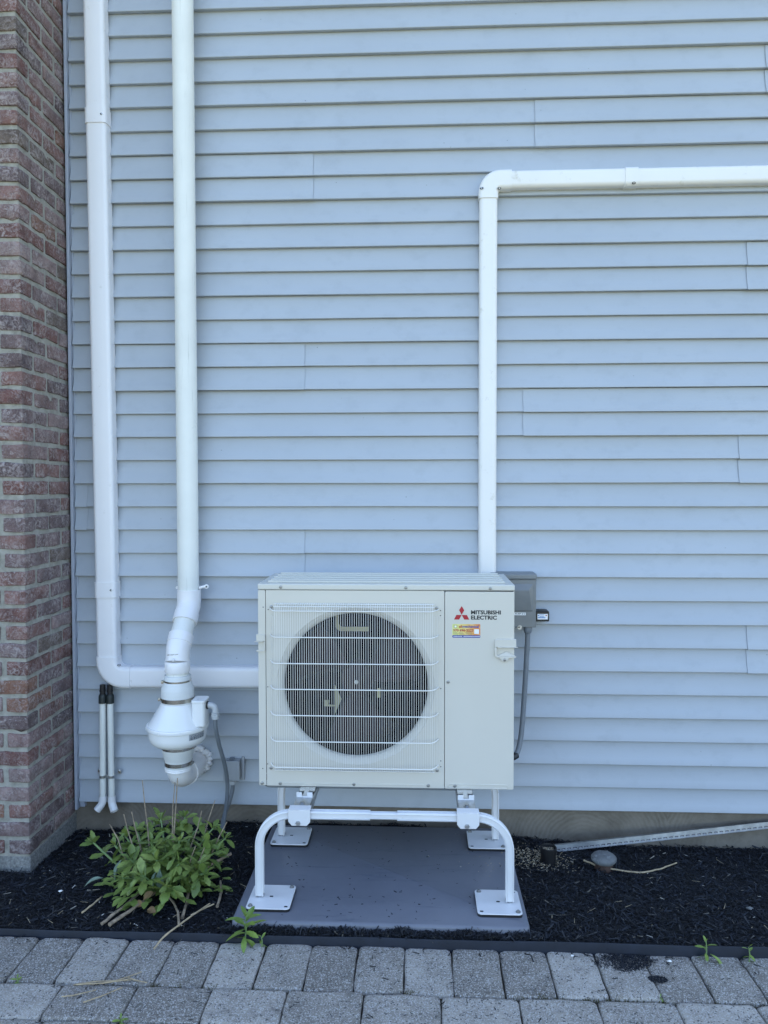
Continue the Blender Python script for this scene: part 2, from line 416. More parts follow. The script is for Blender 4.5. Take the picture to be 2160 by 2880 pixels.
# ------------------------------------------------------------------ ground, paving
PZ = .08                       # top of the pavers
lawn = MB().add([(-150, -200, .0), (150, -200, .0), (150, 60, .0), (-150, 60, .0)], [(0, 1, 2, 3)]).build('lawn', 'lawn_far', None, 0)
tag(lawn, None, kind='structure')
paving = MB().add([(-6, -5.2, PZ - .014), (6, -5.2, PZ - .014), (6, -.868, PZ - .014), (-6, -.85, PZ - .014)], [(0, 1, 2, 3)]).build('paved_path', 'sand', None, 0)
tag(paving, None, kind='structure'); WL[paving] = Vector((0, 0, 0))
def paver_mesh(lx, ly, seed):
    rr = random.Random(seed); nx, ny = max(5, int(lx / .022)), max(5, int(ly / .022)); h = .05
    bm = bmesh.new(); grid = {}
    def prof(d):                       # rounded, tumbled edge
        e = .0075
        return 0 if d >= e else -(e - math.sqrt(max(0, e * e - (e - d) ** 2))) * .75
    xs = [-lx / 2 + .0 , -lx / 2 + .003, -lx / 2 + .008] + list(np.linspace(-lx / 2 + .016, lx / 2 - .016, nx)) + [lx / 2 - .008, lx / 2 - .003, lx / 2]
    ys = [-ly / 2 + .0 , -ly / 2 + .003, -ly / 2 + .008] + list(np.linspace(-ly / 2 + .016, ly / 2 - .016, ny)) + [ly / 2 - .008, ly / 2 - .003, ly / 2]
    for i, x in enumerate(xs):
        for j, y in enumerate(ys):
            dx, dy = min(x + lx / 2, lx / 2 - x), min(y + ly / 2, ly / 2 - y)
            z = min(prof(dx) + prof(dy), 0) + vnoise(x * 6, y * 6, 1, seed) * .0016 + rr.uniform(-.0004, .0004)
            ex = vnoise(y * 9, seed, 1, seed) * .0022 if dx < .009 else 0
            ey = vnoise(x * 9, seed, 1, seed + 3) * .0022 if dy < .009 else 0
            cr = .0035 if dx < .009 and dy < .009 else 0
            grid[i, j] = bm.verts.new((x + ex - math.copysign(cr * .5, x), y + ey - math.copysign(cr * .5, y), z - cr * .5))
    ni, nj = len(xs), len(ys)
    for i in range(ni - 1):
        for j in range(nj - 1): bm.faces.new((grid[i, j], grid[i + 1, j], grid[i + 1, j + 1], grid[i, j + 1]))
    ring = [grid[i, 0] for i in range(ni)] + [grid[ni - 1, j] for j in range(1, nj)] + [grid[i, nj - 1] for i in range(ni - 2, -1, -1)] + [grid[0, j] for j in range(nj - 2, 0, -1)]
    low = [bm.verts.new((q.co.x, q.co.y, -h)) for q in ring]
    for i in range(len(ring)):
        k = (i + 1) % len(ring); bm.faces.new((ring[k], ring[i], low[i], low[k]))
    me = bpy.data.meshes.new('paver'); bm.to_mesh(me); bm.free()
    me.polygons.foreach_set('use_smooth', [True] * len(me.polygons)); me.materials.append(MT['paver']); return me
PA = [paver_mesh(.1498, .2312, s) for s in range(6)]
PB = [paver_mesh(.2268, .1520, s + 20) for s in range(6)]
for i in range(-13, 15):
    x = -.2005 + .1537 * i + .0768 + random.uniform(-.0015, .0015)
    link_part('paver', random.choice(PA), paving, (x + random.uniform(-.001, .001), -.974 - .0045 * (x / 1.5) + random.uniform(-.003, .003), PZ + random.uniform(-.003, .002)), (R(random.uniform(-.5, .5)), R(random.uniform(-.5, .5)), R(random.choice((0, 180)) + random.uniform(-.7, .7))))
for i in range(-8, 9):
    x = .0639 + .2300 * i + .115
    link_part('paver', random.choice(PB), paving, (x, -1.1725 - .0045 * (x / 1.5) + random.uniform(-.002, .002), PZ + random.uniform(-.003, .002)), (R(random.uniform(-.5, .5)), R(random.uniform(-.5, .5)), R(random.choice((0, 180)) + random.uniform(-.5, .5))))
for i in range(-8, 9):
    x = -.038 + .2300 * i + .0
    link_part('paver', random.choice(PB), paving, (x, -1.3290 - .0045 * (x / 1.5) + random.uniform(-.002, .002), PZ + random.uniform(-.003, .002)), (R(random.uniform(-.5, .5)), R(random.uniform(-.5, .5)), R(random.choice((0, 180)) + random.uniform(-.5, .5))))
pb = MB()
for r_ in range(24):                   # rows on the viewer's side of the frame
    y = -1.4855 - r_ * .1565
    for i in range(-14, 15):
        x = (.115 if r_ % 2 else 0) + .23 * i
        q = rrect(x - .1122, x + .1122, y - .0745, y + .0745, .008, 2)
        N = len(q); pb.add([(a, c_, PZ - .002) for a, c_ in q] + [(a, c_, PZ - .03) for a, c_ in q], [tuple(range(N))] + [((i2 + 1) % N, i2, i2 + N, (i2 + 1) % N + N) for i2 in range(N)])
o = pb.build('farther_pavers', 'paver', paving, 30); o['kind'] = 'stuff'

# mulch bed height
def mh(x, y):
    xs = [-3, -1.54, -1.2, -.83, -.12, .30, .52, .97, 1.48, 4]; zs = [.05, .05, .075, .102, .104, .075, .055, .030, .030, .03]
    zw = float(np.interp(x, xs, zs)); t = min(1, max(0, -y / .80))
    zf = .098 + .008 * math.tanh(x)
    z = zw + (zf - zw) * (t * t * (3 - 2 * t))
    return z + .007 * vnoise(x * 2.2, y * 2.2, 1, 1) + .004 * vnoise(x * 7, y * 7, 1, 4)
EY = lambda x: -.861 - .0105 * x       # edging line
nx, ny = 150, 44; vsx = np.linspace(-3.2, 4.2, nx)
bed = MB(); vv_ = []
for x in vsx:
    for j in range(ny):
        y = .06 + (EY(x) + .004 - .06) * j / (ny - 1); vv_.append((x, y, mh(x, y) - .006))
bed.add(vv_, [(i * ny + j, i * ny + j + 1, (i + 1) * ny + j + 1, (i + 1) * ny + j) for i in range(nx - 1) for j in range(ny - 1)])
o = bed.build('mulch_bed', 'soil'); tag(o, None, kind='structure')

# ------------------------------------------------------------------ house wall with siding
SB = .191; CP = .1016
sw = thing('siding_wall', (0, 0, 0), 'house wall of pale blue-grey vinyl siding above a low concrete foundation', 'wall')
MB().box(-1.60, 5.5, .03, .22, -.3, 5.70).build('wall_core', 'trim', sw, 0)
MB().box(-8.0, 5.5, .22, 6.0, -.3, 5.70).build('shading_house_box', 'trim', sw, 0)  # unseen bulk of the house, added to keep the sun off the wall
MB().box(-8.3, 5.8, -.42, 6.3, 5.70, 5.82).build('shading_roof_slab', 'roof', sw, 0)  # unseen roof with overhang, added for the shade it casts
MB().box(-1.56, 5.5, .008, .029, -.3, SB + .05).build('foundation', 'found', sw, 0)
def panel(k, x0, x1, proud=0., sag=0., sd=0):
    """two clapboard courses of one vinyl panel; k counts panels up from the bottom"""
    z0 = SB + k * 2 * CP
    xs = list(np.arange(x0, x1, .11)) + [x1]
    prof = []
    for c_ in (0, 1):
        zb = z0 + c_ * CP; d = .0215 if c_ == 0 else .0190
        prof += [(.004, zb - .0005), (-d + .0015, zb - .0012), (-d - .0006, zb + .0006), (-d - .0006, zb + .0030), (-d * .64, zb + .026), (-d * .34, zb + .052), (-d * .14, zb + .078), (-.0012, zb + CP - .001)]
    prof.append((.006, z0 + 2 * CP - .0015))
    m_ = MB(); vs_2 = []
    for x in xs:
        for (y, z) in prof:
            wob = .0009 * vnoise(x * 1.3, z * 4, 1, sd) + .0004 * vnoise(x * 5, z * 9, 1, sd + 2)
            f = 1 if y < 0 else 0
            vs_2.append((x, y + f * wob - proud, z + .0007 * vnoise(x * .9, k, 1, sd + 5) - sag * f))
    L_ = len(prof)
    m_.add(vs_2, [(i * L_ + j, (i + 1) * L_ + j, (i + 1) * L_ + j + 1, i * L_ + j + 1) for i in range(len(xs) - 1) for j in range(L_ - 1)])
    K_ = len(prof) - 1
    for xe in (x0, x1): m_.add([(xe, y - proud - .0002, z - sag) for y, z in prof[:K_]] + [(xe, y - proud + .0012, z - sag) for y, z in prof[:K_]], [(j, j + 1, j + 1 + K_, j + K_) for j in range(K_ - 1)])
    m_.build('siding_panel', 'siding', sw, 28, fix=False)
# joints: panel index from the bottom -> X of the lap
J = {3: (1.402,), 5: (-.500,), 6: (-1.465,), 7: (1.356,), 8: (.446,), 9: (-.496,), 11: (1.379,), 13: (-.4555,), 14: (.490,), 15: (1.443,)}
for k in range(27):
    cuts = [-1.519] + list(J.get(k, ())) + ([2.6] if k % 3 else [3.4]) + [5.4]
    js = J.get(k, ()); flip = bool(js) and js[0] < 0        # which sheet laps over its neighbour
    for a in range(len(cuts) - 1):
        over = (a % 2 == 0) if flip else (a % 2 == 1)
        lo_x = cuts[a] - (0 if over or a == 0 else .02); hi_x = cuts[a + 1] + (0 if over or a + 2 == len(cuts) else .02)
        panel(k, lo_x, hi_x, (.0042 if over else 0.), .0018 if over else 0., k * 3 + a)
t = MB().box(-1.5355, -1.5232, -.031, .02, .157, 5.69)
t.build('corner_trim', 'trim', sw, 0, .002)
MB().box(-1.5225, -1.514, -.006, .02, .178, 5.69).build('trim_channel', 'trim', sw, 0)
MB().box(-1.518, -1.497, -.012, .008, .164, .1895).build('starter_strip_end', 'trim', sw, 0, .001)

# ------------------------------------------------------------------ brick wall
bw = thing('brick_wall', (-1.6, -.2, 0), 'tumbled red and mauve brick corner with thick pale mortar on a concrete footing', 'wall')
BX, BY = -1.5415, -.4125        # outer corner
BZ, BP, BH = .1402, .07128, .0545
core = MB().box(-8.0, BX - .0065, BY + .0065, .22, BZ - .012, 5.69)
core.build('mortar_bed', 'mortar', bw, 0)
MB().box(-8.0, BX - .004, BY + .006, .21, -.3, BZ - .010).build('concrete_footing', 'footing', bw, 0, .006)
def brick_mesh(lx, ly, lz, seed):
    rr = random.Random(seed); bm = bmesh.new(); bmesh.ops.create_cube(bm, size=1)
    for q in bm.verts: q.co.x *= lx; q.co.y *= ly; q.co.z *= lz
    for ax, L_ in ((0, lx), (1, ly), (2, lz)):
        k = max(1, int(L_ / .032))
        es = [e for e in bm.edges if abs((e.verts[0].co - e.verts[1].co)[ax]) > L_ * .9]
        if k > 1: bmesh.ops.subdivide_edges(bm, edges=es, cuts=k - 1, use_grid_fill=True)
    for q in bm.verts:
        q.co += Vector((rr.uniform(-1, 1), rr.uniform(-1, 1), rr.uniform(-1, 1))) * .0019
    sh = [e for e in bm.edges if e.is_boundary or (len(e.link_faces) == 2 and e.calc_face_angle() > R(50))]
    bmesh.ops.bevel(bm, geom=sh, offset=.0056, segments=2, profile=.6, affect='EDGES')
    for q in bm.verts: q.co += Vector((rr.uniform(-1, 1), rr.uniform(-1, 1), rr.uniform(-1, 1))) * .0010
    me = bpy.data.meshes.new('brick'); bm.to_mesh(me); bm.free()
    me.polygons.foreach_set('use_smooth', [True] * len(me.polygons)); me.set_sharp_from_angle(angle=R(50)); me.materials.append(MT['brick']); return me
BL, BS, HJ = .196, .086, .0195
mY = [brick_mesh(BS, BL, BH, s) for s in range(7)]          # long side along Y (return face)
mX = [brick_mesh(BL, BS, BH, 50 + s) for s in range(7)]     # long side along X (front face)
mYc = [brick_mesh(BS, .186, BH, 80 + s) for s in range(4)]
mYp = [brick_mesh(BS, .090, BH, 90 + s) for s in range(4)]
hi = MB()
for r_ in range(77):
    z = BZ + BP * r_ + BH / 2; vis = r_ < 50
    lst = []
    if r_ % 2 == 0:
        lst = [(mY, BX - BS / 2, BY + BL / 2), (mYc, BX - BS / 2, BY + BL + HJ + .093), (mX, BX - BS - HJ - BL / 2, BY + BS / 2), (mX, BX - BS - 2 * HJ - BL * 1.5, BY + BS / 2)]
    else:
        lst = [(mX, BX - BL / 2, BY + BS / 2), (mY, BX - BS / 2, BY + BS + HJ + BL / 2), (mYp, BX - BS / 2, BY + BS + 2 * HJ + BL + .045), (mX, BX - BL * 1.5 - HJ, BY + BS / 2)]
    for i, (ms, x, y) in enumerate(lst):
        if vis and i < 4:
            link_part('brick', random.choice(ms), bw, (x + random.uniform(-.0015, .0012), y + random.uniform(-.002, .002), z + random.uniform(-.0015, .0015)), (R(random.uniform(-.4, .4)), R(random.uniform(-.4, .4)), R(random.uniform(-.5, .5))))
        else:
            d = (ms[0].vertices[0].co); lx = BS if ms in (mY, mYc, mYp) else BL; ly = {id(mY): BL, id(mYc): .186, id(mYp): .09}.get(id(ms), BS)
            hi.box(x - lx / 2, x + lx / 2, y - ly / 2, y + ly / 2, z - BH / 2, z + BH / 2)
    for i in range(4, 30):
        x = BX - BS - HJ - (BL + HJ) * (i - 2) - BL / 2 - (0 if r_ % 2 == 0 else .11 - BL * 0)
        hi.box(x - BL / 2, x + BL / 2, BY, BY + BS, z - BH / 2, z + BH / 2)
o = hi.build('farther_bricks', 'brick', bw, 0); o['kind'] = 'stuff'

# ------------------------------------------------------------------ landscape edging
ed = MB(); k = 60
vs2 = []
for i in range(k + 1):
    x = -3.2 + 7.4 * i / k; y = EY(x) + .0015 * vnoise(x * 2, 0, 1, 8); zt = .1085 + .0075 * x + .002 * vnoise(x * 3, 1, 1, 3)
    vs2 += [(x, y - .003, .03), (x, y - .003, zt - .003), (x, y - .001, zt), (x, y + .002, zt - .001), (x, y + .003, .03)]
ed.add(vs2, [(i * 5 + j, (i + 1) * 5 + j, (i + 1) * 5 + j + 1, i * 5 + j + 1) for i in range(k) for j in range(4)])
o = ed.build('landscape_edging', 'edging', None, 50)
tag(o, 'low black plastic edging strip between the mulch and the pavers', 'edging')

# ------------------------------------------------------------------ equipment pad
PX0, PX1, PY0, PY1, PT = -.632, .367, -.830, -.088, .137
pad = MB(); gx, gy = 14, 12; vs2 = []
prof = [(-.005, .06), (-.002, PT - .010), (.000, PT - .004), (.006, PT)]
o_ = []
for (ins, z) in prof: o_.append(rrect(PX0 + ins, PX1 - ins, PY0 + ins, PY1 - ins, .022, 4))
vs2 = []; N = len(o_[0])
for ring, (ins, z) in zip(o_, prof): vs2 += [(x, y, z) for x, y in ring]
fs = [(a * N + i, a * N + (i + 1) % N, (a + 1) * N + (i + 1) % N, (a + 1) * N + i) for a in range(3) for i in range(N)]
fs.append(tuple(3 * N + i for i in range(N)))
pad.add(vs2, fs)
o = pad.build('equipment_pad', 'pad', None, 50); tag(o, 'flat blue-grey plastic pad lying on the mulch under the metal stand', 'pad')

# ------------------------------------------------------------------ stand
st = thing('equipment_stand', (-.125, -.46, PT), 'white tubular steel stand carrying the heat pump on four bolted foot plates', 'stand')
def sqbar(path, w, d):            # rectangular tube along a path in the XZ plane at constant Y
    vs_3, fs_3 = [], []
    P = [Vector(p) for p in path]; N = len(P)
    for i, p in enumerate(P):
        t = (P[min(i + 1, N - 1)] - P[max(i - 1, 0)]).normalized(); nn = Vector((-t.z, 0, t.x))
        a = .0045
        for s1, s2 in ((-1, -1), (1, -1), (1, 1), (-1, 1)):
            for q in ((1, 0), (0, 1)) if s1 * s2 > 0 else ((0, 1), (1, 0)):
                vs_3.append(p + nn * (s1 * (w / 2 - a * q[0])) + Vector((0, s2 * (d / 2 - a * q[1]), 0)))
    for i in range(N - 1):
        for j in range(8):
            fs_3.append((i * 8 + j, i * 8 + (j + 1) % 8, (i + 1) * 8 + (j + 1) % 8, (i + 1) * 8 + j))
    fs_3 += [tuple(range(8)), tuple((N - 1) * 8 + j for j in range(8))]
    return MB().add(vs_3, fs_3)
SZ = .447                         # centre height of the top bar
for fy, lx, rx, plx, prx in ((-.697, -.563, .3155, -.5215, .2755), (-.222, -.571, .3125, -.5290, .2755)):
    rad = .115
    for xs_, sg, px_ in ((lx, 1, plx), (rx, -1, prx)):
        path = [(xs_, fy, PT + .018), (xs_, fy, SZ - rad)]
        for i in range(1, 13):
            a = R(90 * i / 12); path.append((xs_ + sg * rad * (1 - math.cos(a)), fy, SZ - rad + rad * math.sin(a)))
        path.append((xs_ + sg * .392, fy, SZ) if sg > 0 else (xs_ - .392, fy, SZ))
        sqbar(path, .0285, .030).build('leg_tube', 'stand', st, 40)
        pl = MB().prismz(rrect(px_ - .0765, px_ + .0765, fy - .079, fy + .079, .014, 5), PT + .0085, PT + .0125)
        plo = pl.build('foot_plate', 'stand', st, 0, .0012)
        MB().prismz(rrect(px_ - .0762, px_ + .0762, fy - .0787, fy + .0787, .014, 5), PT - .001, PT + .008).build('rubber_pad', 'black', plo, 0)
        z = PT + .0125
        for dx, dy in ((-.062, -.064), (.062, .064)):
            if px_ > 0: dx = -dx
            b_ = MB().lathe([(.0085, 0), (.0085, .0015), (.0058, .0018), (.0056, .0055), (.0042, .0068)], (px_ + dx, fy + dy, z), seg=12)
            b_.build('plate_screw', 'screw', plo, 30)
        for dx, dy, hx, hy in ((.062, -.064, .006, .004), (0.0, 0.0, .0065, .004), (-.062, .064, .005, .003)):
            if px_ > 0: dx = -dx
            MB().prismz(rrect(px_ + dx - hx, px_ + dx + hx, fy + dy - hy, fy + dy + hy, .003, 3), z, z + .0003).build('slot', 'ink', plo, 0)
        nb = MB().lathe([(.0115, 0), (.0115, .003), (.0082, .003), (.0082, .011), (.006, .012), (.006, .020)], (xs_, fy, z), seg=6)
        nb.build('levelling_bolt', 'galv', st, 25)
    sqbar([(-.30, fy, SZ), (.10, fy, SZ)], .023, .024).build('inner_bar', 'stand', st, 40)
for cx in (-.4185, .170):
    ch = MB()
    ch.box(cx - .031, cx - .028, -.708, -.205, SZ - .024, SZ + .008); ch.box(cx + .028, cx + .031, -.708, -.205, SZ - .024, SZ + .008)
    ch.box(cx - .0278, cx + .0278, -.676, -.24, SZ - .0, SZ + .003)
    ch.build('cross_rail', 'galv', st, 0, .0008)
    for fy, sg in ((-.697, -1), (-.222, 1)):
        sdl = MB(); yo = fy + sg * .0175; hw = .0385
        q = [(cx - hw, SZ + .0205), (cx + hw, SZ + .0205), (cx + hw, SZ - .020), (cx + hw - .012, SZ - .034), (cx - hw + .012, SZ - .034), (cx - hw, SZ - .020)]
        sdl.prism(q, min(yo, yo + sg * .0025), max(yo, yo + sg * .0025))
        sdl.box(cx - hw, cx + hw, min(yo + sg * .0025, fy - sg * .02), max(yo + sg * .0025, fy - sg * .02), SZ + .0205, SZ + .023)
        so_ = sdl.build('saddle_bracket', 'stand', st, 0, .0012)
        MB().lathe([(.009, 0), (.009, .002), (.0068, .002), (.0068, .007)], (cx - .004, yo + sg * .0025, SZ - .0245), axis='Y', seg=6, M=Matrix.Scale(-sg, 4, (0, 1, 0))).build('hex_bolt', 'galv', so_, 25)
        # isolator plate with bolt and the clip gripping the unit's foot
        y1 = fy - sg * .060
        MB().lathe([(.014, 0), (.022, .004), (.014, .009)], (cx, y1, SZ + .003), seg=16).build('rubber_mount', 'black', st, 40)
        cl = MB()
        ya, yb = sorted((y1 + sg * .028, y1 - sg * .06))
        cl.box(cx - .0295, cx + .0295, ya, yb, SZ + .012, SZ + .0145)
        yf = y1 + sg * .028; cl.box(cx - .0297, cx + .0297, min(yf, yf + sg * .002), max(yf, yf + sg * .002), SZ + .008, SZ + .0165)
        pl_ = cl.build('isolator_plate', 'galv', st, 0, .0008)
        MB().lathe([(.0125, 0), (.0125, .0018), (.0075, .002), (.0075, .008)], (cx, y1 + sg * .006, SZ + .0145), seg=6).build('bolt_head', 'galv', pl_, 25)
        yk = y1 - sg * .046
        kp = MB().box(cx - .0295, cx - .0095, min(yk, yk - sg * .003), max(yk, yk - sg * .003), SZ + .0147, SZ + .034).box(cx + .0095, cx + .0295, min(yk, yk - sg * .003), max(yk, yk - sg * .003), SZ + .0147, SZ + .034).box(cx - .0094, cx + .0094, min(yk, yk - sg * .003), max(yk, yk - sg * .003), SZ + .0147, SZ + .020)
        kp.build('clamp_clip', 'stand', pl_, 0, .0006)

# ------------------------------------------------------------------ heat pump
UX0, UX1, UY0, UY1, UZ0, UZ1 = -.6045, .3522, -.500, -.150, .468, 1.2106
CXF, CZF = -.2387, .850
hp = thing('heat_pump', (-.126, -.325, UZ0), 'ivory outdoor heat pump unit with round fan behind a white wire grille', 'heat pump')
SEAL, SEAR = -.5756, .0946
# outer shell
s_ = MB().box(UX0, UX0 + .0025, UY0 + .003, UY1, UZ0, UZ1); s_.prism(rrect(UX0, SEAL - .001, UZ0 + .0005, UZ1, .005, 3), UY0, UY0 + .0025)
s_.build('left_panel', 'casing', hp, 0, .0025)
s_ = MB().box(UX1 - .0025, UX1, UY0 + .003, UY1, UZ0 + .006, UZ1)
s_.build('right_side_panel', 'casing', hp, 0, .002)
MB().box(UX0 + .004, UX1 - .004, UY1 - .004, UY1 - .001, UZ0, UZ1).build('back_panel', 'casing', hp, 0)
MB().box(UX0 + .004, UX1 - .004, UY0 + .004, UY1 - .006, UZ0 + .001, UZ0 + .004).build('base_floor', 'casing', hp, 0)
o = MB().prismz(rrect(-.592, .205, -.488, -.165, .03, 4), UZ0 - .013, UZ0); o.build('base_pan', 'dgrey', hp, 0, .003)
# front panel with the round opening
fp = MB(); seg = 96; x0, x1, z0, z1 = SEAL + .001, SEAR - .001, UZ0 + .0005, UZ1
angs = sorted([2 * math.pi * i / seg for i in range(seg)] + [math.atan2(zc - CZF, xc - CXF) % (2 * math.pi) for xc in (x0, x1) for zc in (z0, z1)])
RO = .2960; outer, inner = [], []
for a in angs:
    ca, sa = math.cos(a), math.sin(a)
    ts = [((x1 if ca > 0 else x0) - CXF) / ca if abs(ca) > 1e-9 else 9, ((z1 if sa > 0 else z0) - CZF) / sa if abs(sa) > 1e-9 else 9]
    tt = min(q for q in ts if q > 0); outer.append((CXF + ca * tt, CZF + sa * tt)); inner.append((ca, sa))
N = len(angs); vs2 = [(x, UY0 + .0025, z) for x, z in outer] + [(x, UY0, z) for x, z in outer]
bell = [(RO, UY0), (RO - .001, UY0 + .0018), (RO - .004, UY0 + .0030), (RO - .010, UY0 + .0065), (RO - .018, UY0 + .0125), (RO - .0222, UY0 + .0185), (RO - .0240, UY0 + .0260), (RO - .0240, UY0 + .034)]
for r_, y in bell: vs2 += [(CXF + ca * r_, y, CZF + sa * r_) for ca, sa in inner]
fs = [(l * N + i, l * N + (i + 1) % N, (l + 1) * N + (i + 1) % N, (l + 1) * N + i) for l in range(1 + len(bell)) for i in range(N)]
fp.add(vs2, fs); fpo = fp.build('front_panel', 'casing', hp, 32)
sp = MB().prism(rrect(SEAR + .001, UX1, UZ0 - .001, UZ1 - .002, .006, 4), UY0 - .0005, UY0 + .0025)
spo = sp.build('service_panel', 'casing', hp, 0, .0025)
# inside: coil, partition, motor bracket, fan; near-black liner, ceiling and tray added as shade
MB().box(UX0 + .006, SEAR - .002, -.185, -.170, UZ0 + .006, UZ1 - .003).build('coil', 'dark', hp, 0)
MB().box(SEAR - .004, SEAR, UY0 + .045, -.17, UZ0 + .006, UZ1 - .003).build('partition', 'dark', hp, 0)
MB().box(UX0 + .003, UX0 + .006, UY0 + .02, -.155, UZ0 + .006, UZ1 - .003).build('shade_liner', 'dark', hp, 0)
MB().box(UX0 + .01, SEAR - .006, UY0 + .04, -.19, UZ1 - .006, UZ1 - .003).build('shade_ceiling', 'dark', hp, 0)
MB().box(UX0 + .01, SEAR - .006, UY0 + .04, -.19, UZ0 + .006, UZ0 + .009).build('shade_tray', 'dark', hp, 0)
br = MB().prism([(-.3417, 1.14), (-.3275, 1.14), (-.3275, 1.037), (-.3225, 1.028), (-.3135, 1.025), (-.2055, 1.025), (-.2055, 1.0075), (-.3216, 1.0075), (-.333, 1.012), (-.3417, 1.024)], -.234, -.230)
br.build('motor_bracket', 'label_y', hp, 0)
MB().prism([(-.3452, .787), (-.3174, .7264), (-.3452, .665)], -.235, -.231).build('bracket_arrow', 'label_y', hp, 0)
MB().prism([(-.3893, .6965), (-.3455, .6965), (-.3455, .703), (-.372, .703), (-.372, .722), (-.3672, .722), (-.3672, .7215), (-.3893, .7215)], -.235, -.231).build('bracket_clip', 'label_y', hp, 0)
MB().box(-.172, -.158, -.235, -.231, .735, .772).build('bracket_tab', 'label_y', hp, 0)
fan = MB().lathe([(.0, .03), (.045, .028), (.062, .015), (.066, -.05)], (CXF, -.385, CZF), axis='Y', seg=32, caps=False)
fo = fan.build('fan', 'blade', hp, 40)
for kb in range(3):
    bl = MB(); vs2 = []; nr, na = 7, 10
    for i in range(nr):
        r_ = .060 + (.255 - .060) * i / (nr - 1)
        for j in range(na):
            t = j / (na - 1); a = R(120 * kb + 24) + R(12 * (i / (nr - 1)) ** 1.3) + R(66) * (t - .5) * (.75 + .25 * i / (nr - 1))
            vs2.append((CXF + r_ * math.cos(a), -.375 + .055 * (t - .5) * 1.6 - .010 * math.sin(math.pi * t), CZF + r_ * math.sin(a)))
    bl.add(vs2, [(i * na + j, i * na + j + 1, (i + 1) * na + j + 1, (i + 1) * na + j) for i in range(nr - 1) for j in range(na - 1)])
    b_ = bl.build('blade', 'blade', fo, 60); md = b_.modifiers.new('t', 'SOLIDIFY'); md.thickness = .003
MB().lathe([(.0, .046), (.0045, .045), (.005, .036), (.0085, .036), (.0085, .030)], (CXF - .003, -.385, CZF - .005), axis='Y', seg=6, caps=False).build('hub_nut', 'galv', fo, 25)
# grille
gz = [1.1387, 1.0411, .9432, .8468, .7489, .6512, .5529]
for z in gz:
    MB().tube([(-.558, -.501, z + .004), (-.556, -.507, z + .003), (-.549, -.520, z), (-.539, -.533, z - .001), (-.530, -.5375, z - .001), (.043, -.5375, z - .001), (.052, -.533, z), (.064, -.519, z + .002), (.070, -.507, z + .003), (.072, -.501, z + .004)], .0021, 8).build('grille_rod', 'wire', hp, 60)
for z, y in ((1.1605, -.513), (1.1525, -.523), (.5325, -.512)):
    MB().tube([(-.542, y, z), (.057, y, z)], .0018, 8).build('grille_rod', 'wire', hp, 60)
gw = MB(); nw = 74
for i in range(nw):
    x = -.5525 + (.0665 + .5525) * i / (nw - 1)
    yf = float(np.interp(x, [-.556, -.549, -.539, -.530, .043, .052, .064, .072], [-.505, -.520, -.531, -.5345, -.5345, -.531, -.519, -.505]))
    if yf > -.530: pts = [(x, yf, 1.118), (x, yf, .560)]
    else: pts = [(x, -.503, 1.1625), (x, -.516, 1.160), (x, -.527, 1.151), (x, yf, 1.139), (x, yf, .553), (x, -.528, .541), (x, -.514, .534), (x, -.503, .532)]
    gw.tube(pts, .00085, 6)
o = gw.build('grille_wires', 'wire', hp, 60); o['kind'] = 'stuff'
# lid
ld = MB(); lx0, lx1, ly0, ly1 = UX0 - .0012, UX1 + .0012, UY0 - .002, UY1 + .004
ld.box(lx0, lx1, ly0, ly1, UZ1 + .0012, 1.2345)
ldo = ld.build('lid', 'casing_top', hp, 0, .0045, 3)
for i, y in enumerate((-.452, -.388, -.318, -.245, -.178)):
    MB().prismz(rrect(lx0 + .03, lx1 - .03, y - .0055, y + .0055, .005, 4), 1.234, 1.2415).build('rib', 'casing_top', ldo, 0, .002)
# screws and holes
def screw(x, z, y, parent, r=.0062):
    MB().lathe([(r, 0), (r, .0012), (r * .72, .002), (r * .72, .0042), (r * .45, .0046), (r * .40, .0025)], (x, y, z), axis='Y', seg=14).build('screw', 'screw', parent, 30)
for x, z in ((-.5175, 1.2227), (-.049, 1.2229), (.2633, 1.2211)): screw(x, z, ly0, ldo)
for x, z in ((-.5539, 1.1476), (-.5586, .5361), (.0655, 1.1463), (.0677, .5366), (-.524, .4772), (-.2451, .4785), (.0347, .4785)): screw(x, z, UY0, fpo)
screw(-.5931, .4773, UY0, hp); screw(.108, .8707, UY0 - .0005, spo); 
for x, z in ((-.5849, 1.1462), (-.566, 1.1372), (-.5691, .8447), (-.5714, .5509), (-.5903, .5331), (.0797, 1.137), (.0797, 1.1186), (.0808, .845), (.0812, .5724), (.0812, .5505)):
    MB().lathe([(.0021, 0), (.0021, .0003)], (x, UY0, z), axis='Y', seg=10).build('pin_hole', 'ink', hp, 0)
# pressed beads along the bottom
for xa, xb in ((-.508, -.2595), (-.2286, .0183)):
    MB().prism(rrect(xa, xb, .4765, .4815, .0024, 3), UY0 - .0016, UY0 + .001).build('bead', 'casing', fpo, 0, .0012)
bd = rrect(.1065, .3310, .4695, .4865, .0082, 6); bi = rrect(.1095, .3280, .4725, .4835, .0054, 6)
N = len(bd); MB().add([(x, UY0 - .0005, z) for x, z in bd] + [(x, UY0 - .0028, z) for x, z in [((a[0] + c_[0]) / 2, (a[1] + c_[1]) / 2) for a, c_ in zip(bd, bi)]] + [(x, UY0 - .0008, z) for x, z in bi],
    [(l * N + i, l * N + (i + 1) % N, (l + 1) * N + (i + 1) % N, (l + 1) * N + i) for l in (0, 1) for i in range(N)]).build('bead', 'casing', spo, 60)
screw(.1339, .4785, UY0 - .0008, spo)
